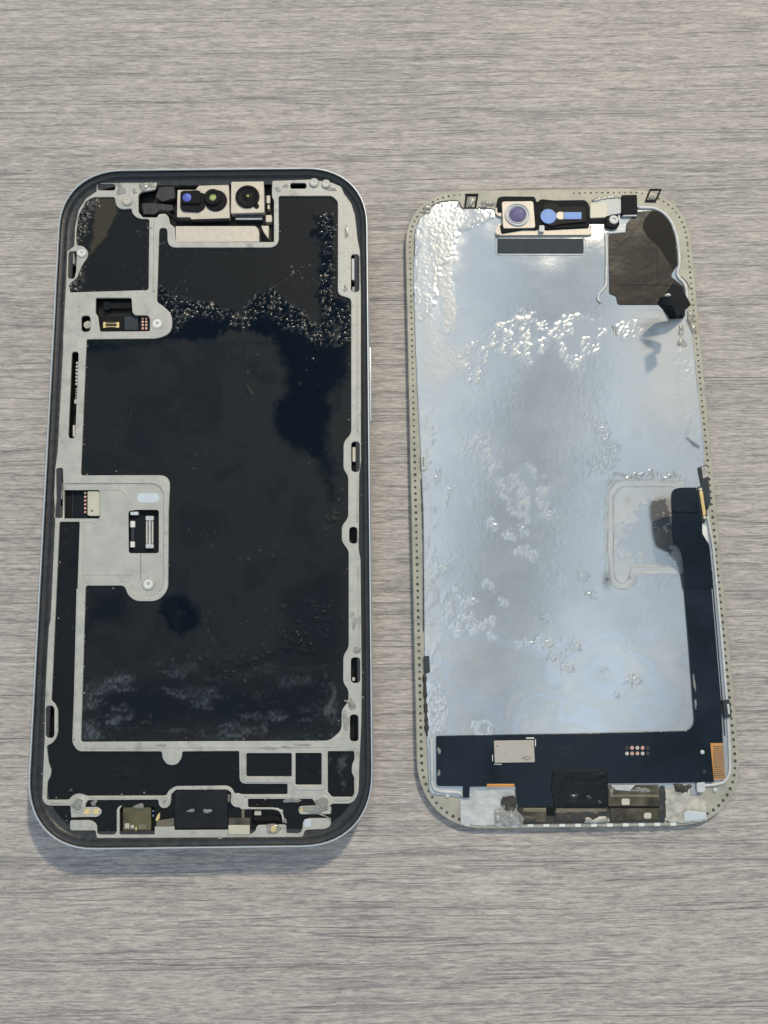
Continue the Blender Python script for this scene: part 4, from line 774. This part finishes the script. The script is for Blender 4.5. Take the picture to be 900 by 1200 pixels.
# small printed frames on the border
for o_, h_ in (([(543.8, 245), (546, 226.8), (560.8, 226.8), (558, 245)], [(546.2, 242.6), (548, 229), (558.3, 229), (556.2, 242.6)]), ([(755.8, 235.8), (761.6, 221), (776, 221), (769, 236.2)], [(758.6, 234), (763, 222.9), (772.8, 222.9), (767.6, 234.4)])):
    plate(FD, 'corner_frame', o_, 1.6, 1.9, M_BLACK, disp, holes=[h_], bevel=0.03)
tube(FD, 'plate_groove', [(505.5, 241.5), (511, 238.4), (520, 235.6), (538.5, 234.6), (540, 244.2), (580, 244.4), (581, 248)], 1.86, 0.14, M_INK, disp)
tube(FD, 'plate_groove', [(503, 249.4), (495, 252), (489, 262), (486.5, 276), (485.8, 300)], 1.86, 0.10, M_INK, disp)
tube(FD, 'plate_groove', [(484.5, 345), (488.5, 341.5)], 1.88, 0.12, M_INK, disp)
for i, (x, y, rx, ry) in enumerate(((552, 236, 5, 6), (572, 238, 7, 4), (566, 242, 5, 2), (500, 243, 4, 4), (497, 248, 3, 2), (764, 232, 4, 2))): blob(FD, 'glue_drop', x, y, rx, ry, BT+0.1, 0.25, M_GLUEW, disp, i+70)
# ---- graphite sheet in the corner
gs = plate(FD, 'graphite_pad', rnd([(713, 275, 2), (733, 272.5, 2), (734, 262), (747, 248, 2), (772, 246, 6), (785, 258, 6), (792.5, 280, 6), (794, 311, 3), (789, 318, 3), (786, 324, 4), (801, 335, 4), (803, 350), (790, 357), (724, 357, 3), (722, 347, 2), (714, 344, 2)], 1), 1.86, 2.02, M_GRAPH, disp, bevel=0.04, label='black graphite pad in the upper corner')
plate(FD, 'dark_patch', rnd([(752, 262, 8), (762, 247.5, 8), (773, 247, 6), (785, 259, 6), (791.5, 281, 6), (793, 312, 3), (789, 315), (783, 306, 8), (772, 288, 8), (757, 276, 8)], 3), 2.0, 2.06, M_GRAPH2, gs, bevel=0.02)
tube(FD, 'crease', [(722, 334), (784, 334)], 2.02, 0.07, M_GRAPH2, gs); tube(FD, 'crease', [(735, 289), (757, 289), (757, 330)], 2.02, 0.05, M_GRAPH, gs); tube(FD, 'crease', [(770, 290), (770, 325)], 2.02, 0.05, M_GRAPH, gs)
for pts, r in (([(747, 243.5), (766, 243.5), (779, 250), (788, 262), (793.5, 279), (796, 300), (796, 314), (792, 320), (794, 325), (802, 331), (804.5, 340), (804.8, 352)], 0.42), ([(710, 273), (711, 300), (710, 336), (701, 345), (699, 352), (704, 355)], 0.36), ([(711, 273.5), (733, 271.5)], 0.3)):
    tube(FD, 'plate_rim', pts, 2.0, r, M_SILVER, disp, jit=0.12)
tube(FD, 'plate_groove', [(793, 322), (800, 325), (806, 331), (808, 338)], 2.05, 0.12, M_INK, disp)
# ---- upright bent flex tail beside the pad
def ribbon(name, pts, m, parent, th=0.12):
    """pts: ((u,v,w) left edge, (u,v,w) right edge) pairs, resampled smoothly"""
    A_ = np.array([p[0] for p in pts], float); B_ = np.array([p[1] for p in pts], float)
    def dense(P):
        out = []
        for i in range(len(P)-1):
            p0, p1, p2, p3 = P[max(i-1, 0)], P[i], P[i+1], P[min(i+2, len(P)-1)]
            for k in range(8):
                t = k/8; lin = p1+(p2-p1)*t
                cr_ = 0.5*((2*p1)+(-p0+p2)*t+(2*p0-5*p1+4*p2-p3)*t*t+(-p0+3*p1-3*p2+p3)*t**3); out.append(lin*0.6+cr_*0.4)
        out.append(P[-1]); return np.array(out)
    A_, B_ = dense(A_), dense(B_); V = []; Fc = []; n = len(A_)
    for i in range(n):
        t = A_[min(i+1, n-1)]-A_[max(i-1, 0)]; nn = np.cross(t, B_[i]-A_[i]); nn = nn/max(1e-9, np.linalg.norm(nn))*th/2
        V += [tuple(A_[i]+nn), tuple(B_[i]+nn), tuple(B_[i]-nn), tuple(A_[i]-nn)]
    for i in range(n-1):
        for k in range(4): Fc.append((i*4+k, i*4+(k+1) % 4, i*4+4+(k+1) % 4, i*4+4+k))
    Fc += [(3, 2, 1, 0), tuple((n-1)*4+k for k in range(4))]
    return raw(name, V, Fc, m, parent)
def at3(x, y, w): u, v = FD.uv([(x, y)], w)[0]; return (u, v, w)
plate(FD, 'flex_base', rnd([(780, 345, 3), (789, 331, 3), (800, 336, 3), (803, 350), (803, 371, 2), (786, 373, 2), (779, 360, 3)], 2), 1.9, 2.6, M_FLEXB, disp, bevel=0.1)
def ag(A_, G_):   # point on the sight line A_ whose cast shadow falls nearest G_
    best = None
    for w in np.arange(2.2, 17, 0.1):
        u, v, _ = at3(*A_, w); d = (w-PT)/SUN_TO.z; x, y = FD.px(np.array([u-SUN_TO.x*d]), np.array([v-SUN_TO.y*d]), PT)
        e = (x[0]-G_[0])**2+(y[0]-G_[1])**2
        if best is None or e < best[0]: best = (e, (u, v, w))
    return best[1]
def gh(G_, h):    # point at height h above the plate whose shadow falls on G_
    u, v, _ = at3(*G_, PT); d = h/SUN_TO.z; return (u+SUN_TO.x*d, v+SUN_TO.y*d, PT+h)
ribbon('upright_flex', [(at3(785, 373, 2.4), at3(801, 373, 2.4)), (ag((776, 362), (764, 379)), ag((796, 362), (768, 386))), (ag((770.5, 356), (742, 394)), ag((774, 348.5), (749, 399))), (ag((784, 358), (750, 404)), ag((786, 349), (755, 398))), (ag((803, 359), (761, 410)), ag((804, 350), (768, 402))), (gh((754, 421), 9.4), gh((766, 414), 10.0)), (gh((756, 441), 10.2), gh((769, 431), 10.8))], M_FLEXB, disp)['label'] = 'black flex tail bent upright above the plate'
blob(FD, 'solder_dot', 782.5, 346, 3, 2.2, 2.6, 0.5, M_WHITE, disp, 3); plate(FD, 'silver_mark', rnd([(784, 359), (788, 358.6), (789.5, 361), (786, 360.8)], 0.5), 2.55, 2.68, M_SILVER, disp)
tube(FD, 'stamped_box', [(742, 363), (775, 363), (775, 373.5), (742, 373.5), (742, 363)], PT+0.03, 0.06, M_FOILB, disp)
for i, (x, y, rx, ry) in enumerate(((809, 372, 3.5, 10), (812, 385, 3, 6), (799, 402, 5, 6), (798, 388, 4, 7), (720, 385, 3, 4), (722, 389, 2, 5))): blob(FD, 'glue_drop', x, y, rx, ry, PT-0.05, 0.28, M_GLUEW, disp, i+90)
# ---- long flex down the right side and the board along the bottom
fx = plate(FD, 'driver_board', rnd([(511, 862.6, 2), (660, 860, 2), (808, 856.5, 6), (814.5, 848, 6), (814, 838), (808, 759), (800.8, 671, 6), (835, 668, 2), (834, 690), (845, 820), (847.5, 871, 1), (836, 871, 1), (837, 917, 2), (712, 918.5), (711.8, 946.5, 2), (606.8, 944.5, 2), (604.3, 921.5), (550.5, 922, 1), (550, 934, 1), (543.4, 934, 1), (543, 921.5), (511.6, 921.3, 3)], 1), 1.95, 2.35, M_FLEX, disp, bevel=0.06, label='black flexible circuit board along the edge')
def uplift():
    L = [(788, 580), (787, 591.5), (787.3, 612), (788, 634), (797, 645), (801, 664), (802, 690)]; Rr = [(817, 574), (819.5, 591), (822.7, 611), (823, 625), (831, 639), (833.6, 664), (835.5, 690)]
    W = [7.9, 8.0, 7.7, 6.6, 4.9, 3.3, 2.42]
    pts = [(at3(796, 572.5, 7.5), at3(815, 571.5, 7.5))]+[(at3(*a, w), at3(*b, w)) for a, b, w in zip(L, Rr, W)]
    ribbon('flex_tail', pts, M_FLEX, disp, 0.16)['label'] = 'raised end of the black flex curving off the plate'
    plate(FD, 'connector_head', rnd([(786.5, 571.5, 11), (816, 571, 4), (821.5, 600, 6), (787, 600, 6)], 4), 7.95, 8.3, M_FLEX, disp, bevel=0.1)
uplift()
cb = plate(FD, 'side_connector', rnd([(817, 572), (823, 568), (829, 604), (826, 613), (822, 611)], 1), 1.9, 3.4, M_SLATE, disp)
plate(FD, 'gold_strip', rnd([(819.5, 576), (823.5, 575), (827.5, 603), (824, 605)], 1), 3.3, 3.7, M_GOLD, cb)
for y in (573.6, 606.5): lathe(FD, 'gold_pin', 821 if y < 590 else 826, y, 3.7, [(0.45, 3.2), (0.45, 3.6), (0.3, 3.8), (0.02, 3.82)], M_NICKEL, cb, n=12)
plate(FD, 'clip_plate', rnd([(818, 548), (829, 544), (833, 590), (829, 598), (822, 568)], 1.5), 1.7, 2.2, M_SLATE, disp); plate(FD, 'clip_face', rnd([(822, 547), (829, 546), (831, 558), (824, 561)], 1), 2.15, 2.4, M_FOILB, disp)
plate(FD, 'white_tab', rnd([(821.5, 614), (828, 616), (830, 636), (826, 634), (822, 624)], 1.5), 1.9, 2.25, M_WHITE, disp)
tube(FD, 'plate_rim', [(829, 605), (835.5, 640), (841, 700), (847, 765), (851.5, 820), (854.5, 871), (855.5, 905), (850, 917), (838, 919.5), (820, 921)], 1.9, 0.34, M_SILVER, disp, jit=0.08)
tube(FD, 'plate_groove', [(834.2, 670), (838.5, 720), (843.5, 780), (847.5, 830), (849.5, 862)], 2.0, 0.10, M_INK, disp)
ck = plate(FD, 'side_clip', rnd([(846.5, 821), (855, 820), (857.5, 840), (849.5, 842)], 1), 1.8, 2.5, M_SLATE, disp); plate(FD, 'clip_slot', rnd([(852, 825), (854.5, 824.7), (855.8, 837), (853.4, 837.2)], 1), 2.45, 2.6, M_SILVER, ck)
for q in (((493, 533), (498.5, 532.5), (499.3, 550), (494, 551.5)), ((496.5, 769), (503, 768.5), (504, 788), (497.5, 790))):
    sc2 = plate(FD, 'side_clip', rnd(list(q), 1.2), 1.75, 2.25, M_SLATE if q[0][1] > 600 else M_FOIL, disp)
    for k in range(4): plate(FD, 'clip_hole', circ(q[0][0]+3.2, q[0][1]+3.5+k*(3.4 if q[0][1] > 600 else 2.9), 1.0, 8), 2.2, 2.28, M_INK, sc2, bevel=0.005)
tube(FD, 'plate_groove', [(493.6, 560), (495, 600), (496, 640), (496.5, 740)], 1.88, 0.10, M_INK, disp, jit=0.5); tube(FD, 'plate_groove', [(497.5, 790), (499, 830), (500.5, 862)], 1.88, 0.35, M_DARKBR, disp, jit=0.5)
tube(FD, 'plate_rim', [(505.5, 866), (506.5, 922), (510, 927), (541, 929), (542, 933)], 1.9, 0.42, M_FOIL, disp, jit=0.08)
# board details
ch = plate(FD, 'chip', rnd([(578.8, 868.2), (625.6, 867.4), (626.8, 893.2), (579.8, 894)], 0.6), 2.3, 2.75, M_TAN, disp, bevel=0.04, label='tan shielded chip with dark print')
plate(FD, 'pin_mark', circ(582.8, 874.4, 0.9, 10), 2.74, 2.757, M_INK, ch, bevel=0.003)
def text(F, s, x0, x1, yb, w, m, parent):
    c = bpy.data.curves.new('t', 'FONT'); c.body = s; c.size = 1.0; t = bpy.data.objects.new('t', c); col.objects.link(t)
    me = bpy.data.meshes.new_from_object(t.evaluated_get(bpy.context.evaluated_depsgraph_get())); bpy.data.objects.remove(t)
    a = F.uv([(x0, yb)], w)[0]; b_ = F.uv([(x1, yb)], w)[0]; X = [v.co.x for v in me.vertices]; k = (b_[0]-a[0])/(max(X)-min(X))
    for v in me.vertices: v.co = ((a[0]+(v.co.x-min(X))*k)*MM, (a[1]+v.co.y*k)*MM, w*MM)
    me.materials.clear(); me.materials.append(m); me.name = 'print'
    return link(bpy.data.objects.new('print', me), parent)
text(FD, '4Q1', 612, 621.5, 890.5, 2.757, M_INK, ch)
for q in ((616.5, 864.2, 626, 865.6), (627, 866.5, 628, 874.5), (576.8, 884.5, 577.6, 892), (579, 895, 588, 896)): plate(FD, 'silkscreen_mark', [(q[0], q[1]), (q[2], q[1]), (q[2], q[3]), (q[0], q[3])], 2.3, 2.37, M_SILK, fx, bevel=0.003)
for i in range(5):
    for j in range(2): plate(FD, 'contact_pad', circ(734.8+i*6.1, 876.4+j*6.6, 2.2, 14), 2.3, 2.39, (M_NICKEL if (i, j) in ((2, 0), (0, 1), (3, 1)) else M_DARKBR if i == 4 or (i, j) == (0, 0) else M_COPPER), fx, bevel=0.01)
for x, y, m in ((823.3, 881.5, M_SILVER), (825.5, 904.5, M_SLATE)): lathe(FD, 'locating_pin', x, y, 2.5, [(0.45, 2.3), (0.42, 2.5), (0.25, 2.58), (0.02, 2.6)], m, fx, n=14)
ot = plate(FD, 'orange_tab', rnd([(832.4, 871), (847.2, 870.8), (850, 913), (836.5, 914)], 0.8), 2.35, 2.5, M_ORANGE, disp, bevel=0.03, label='orange ribbed flex tab')
for k in range(16): plate(FD, 'rib', [(836.2+k*0.02, 874.5+k*2.4), (847.8+k*0.12, 874.3+k*2.4), (847.8+k*0.12, 875.5+k*2.4), (836.2+k*0.02, 875.7+k*2.4)], 2.48, 2.56, M_BROWN2, ot, bevel=0.01)
plate(FD, 'orange_tab', rnd([(570.5, 918.7), (603, 918.7), (603, 922.5), (570.5, 922.5)], 0.5), 2.3, 2.45, M_ORANGE, disp)
tb = plate(FD, 'tape', rnd([(647.5, 903.5), (712.5, 902), (713, 946), (650, 945.5), (646, 925)], 1), 2.36, 2.52, M_TAPE, disp, bevel=0.05, label='creased glossy black tape over the board')
grid(FD, 'tape_film', rnd([(648.5, 904.5), (711.8, 903), (712.3, 945.3), (650.8, 944.8), (647, 925)], 2), 2.53, 0.2, M_TAPE, tb, lambda px, py, u, v: (np.abs(fbm(u*0.2+fbm(u*0.2, v*0.2, 97), v*0.5, 95, 3, 0.45)-0.5)*0.55*sstep(0, 6, np.minimum(np.minimum(px-647, 713-px), np.minimum(py-902, 947-py))), {}))
blob(FD, 'glue_drop', 673, 932.5, 4.5, 3, 2.5, 0.3, M_GLUE, disp, 8); blob(FD, 'glue_drop', 690, 934, 3, 2, 2.5, 0.2, M_GLUE, disp, 9); blob(FD, 'glue_drop', 703, 940, 3, 2.5, 2.5, 0.2, M_GLUE, disp, 10)
tube(FD, 'scratch', [(652, 876), (660, 877), (671, 875.5)], 2.36, 0.05, M_SLATE, fx); tube(FD, 'scratch', [(653, 880), (658, 886), (664, 881), (671, 880.5)], 2.36, 0.05, M_SLATE, fx)
for i, (x, y, rx, ry) in enumerate(((514.5, 880, 2, 4), (514.3, 906, 1.6, 4), (813.5, 800, 1.5, 10), (815, 825, 1.4, 6), (808, 664, 2, 1.4), (812.8, 666.5, 4, 3))): blob(FD, 'glue_drop', x, y, rx, ry, 2.33, 0.12, M_GLUEW, disp, i+120)
# bottom strip
def wrinkle(name, poly, w, m, amp, seed, fr=0.9):
    return grid(FD, name, poly, w, 0.2, m, disp, lambda px, py, u, v: ((np.abs(fbm(u*fr*0.45+fbm(u*0.3, v*0.3, seed+7), v*fr*0.45, seed, 5, 0.55)-0.5)*amp*1.4), {}))
wrinkle('foil_sheet', rnd([(539.5, 935.5), (550, 923), (603.8, 922.5), (604.5, 940), (612, 955), (612, 967.5), (540, 966.5)], 1), 1.72, M_FOIL, 0.35, 90)
wrinkle('stained_foil_sheet', rnd([(779, 918), (808, 919), (809, 932), (827, 932), (828, 961.5), (800, 964), (779, 962)], 1), 1.75, M_FOILB, 0.4, 91)
plate(FD, 'flex_layer', rnd([(604, 945), (778, 947), (779, 964), (610, 966)], 1), 1.62, 1.8, M_DARKBR, disp)
wrinkle('glue_heap', rnd([(580, 948), (592, 942), (606, 950), (614, 958), (612, 966), (580, 966)], 2), 1.95, M_GLUEW, 1.2, 92, 1.6)
wrinkle('residue_patch', rnd([(588, 934), (600, 932), (604.5, 934), (604.5, 949), (592, 950), (587, 942)], 3), 2.02, M_DARKBR, 0.5, 93, 1.4)
for q, m in (((613, 947, 640, 951.5), M_BROWN2), ((652, 946.8, 711, 951.5), M_BROWN2), ((641, 947, 651, 956), M_LENSBLK), ((616, 952, 640, 963.5), M_BROWN), ((650, 952.5, 712, 963), M_SLATE)): plate(FD, 'flex_layer', rect(*q, 0.8), 1.7, 2.0, m, disp)
bf = plate(FD, 'brown_flex', rnd([(713, 920), (772, 920), (773, 945), (713, 946)], 1), 1.72, 2.1, M_BROWN, disp); plate(FD, 'brown_flex', rnd([(716, 948), (775, 947), (777, 961), (716, 962)], 1), 1.72, 2.0, M_BROWN, disp)
plate(FD, 'flex_seam', rect(714, 931.5, 772, 934.5, 0.5), 2.08, 2.2, M_BROWN2, bf); plate(FD, 'flex_seam', rect(713, 944.5, 773, 946.8, 0.5), 2.0, 2.15, M_LENSBLK, bf); plate(FD, 'white_pad', rect(728.5, 936, 738, 943.5, 2), 2.08, 2.18, M_BEIGE, bf); plate(FD, 'white_pad', rect(754.5, 952.5, 763.5, 959.5, 3), 1.98, 2.1, M_BEIGE, disp)
plate(FD, 'foil_patch', rnd([(715, 920), (745, 919.5), (738, 927), (722, 926)], 1.5), 2.05, 2.25, M_FOIL, disp, bevel=0.06); plate(FD, 'grey_flex', rect(773.5, 921, 779, 962, 1), 1.75, 2.05, M_SLATE, disp)
for i, (q, m, a_, sd) in enumerate((([(706, 919), (735, 921), (770, 922), (768, 930), (730, 929), (716, 934)], M_GLUEW, 0.5, 101), ([(648, 950), (700, 951), (712, 957), (690, 964), (655, 963)], M_DARKBR, 0.5, 102), ([(716, 940), (730, 946), (728, 958), (718, 962)], M_DARKBR, 0.5, 103), ([(764, 921), (780, 925), (781, 960), (768, 961), (772, 940)], M_DARKBR, 0.5, 104), ([(612, 955), (628, 958), (640, 965), (612, 966)], M_DARKBR, 0.5, 105), ([(684, 957), (712, 956), (716, 964), (684, 965)], M_FOILB, 0.4, 106), ([(788, 918), (812, 920), (806, 930), (792, 928)], M_DARKBR, 0.6, 107))):
    grid(FD, 'smear', rnd(q, 3), 2.12, 0.2, m, disp, lambda px, py, u, v, a_=a_, sd=sd, q=q: (a_*(fbm(u*0.9, v*0.9, sd, 4)-0.55)-0.25*sstep(-2.5, 0.5, sdf(px+6*(fbm(u*1.2, v*1.2, sd+1)-0.5), py, q)), {}))
for k in range(29):
    x = 547.2+k*9.3
    if x < 806:
        y = 966.3+1.2*math.sin((x-560)/220*math.pi)-0.5
        plate(FD, 'edge_pad', [(x-3.4, y-3.0), (x+3.4, y-3.0), (x+3.4, y+2.0), (x-3.4, y+2.0)], 1.6, 1.68, M_SILK, disp, bevel=0.02) if k % 2 == 0 else None
plate(FD, 'corner_block', rnd([(816.5, 917.5), (826.5, 916.5), (827, 927), (822, 929.5), (817, 928)], 2), 1.8, 2.5, M_FOIL, disp, bevel=0.12); plate(FD, 'white_foil', rnd([(801, 953), (806, 950), (827.5, 952.5), (827.5, 960), (802, 963)], 1), 1.8, 1.98, M_PALE, disp)
plate(FD, 'black_tab', rect(542.8, 921, 550.2, 934.8, 0.8), 1.85, 2.3, M_BLACK, disp)
for x, y in ((524.3, 932.5), (838.3, 926)):
    lathe(FD, 'solder_dot', x, y, 1.8, [(0.5, 1.6), (0.45, 1.85), (0.2, 1.95), (0.02, 1.96)], M_SILVER, disp, n=12)
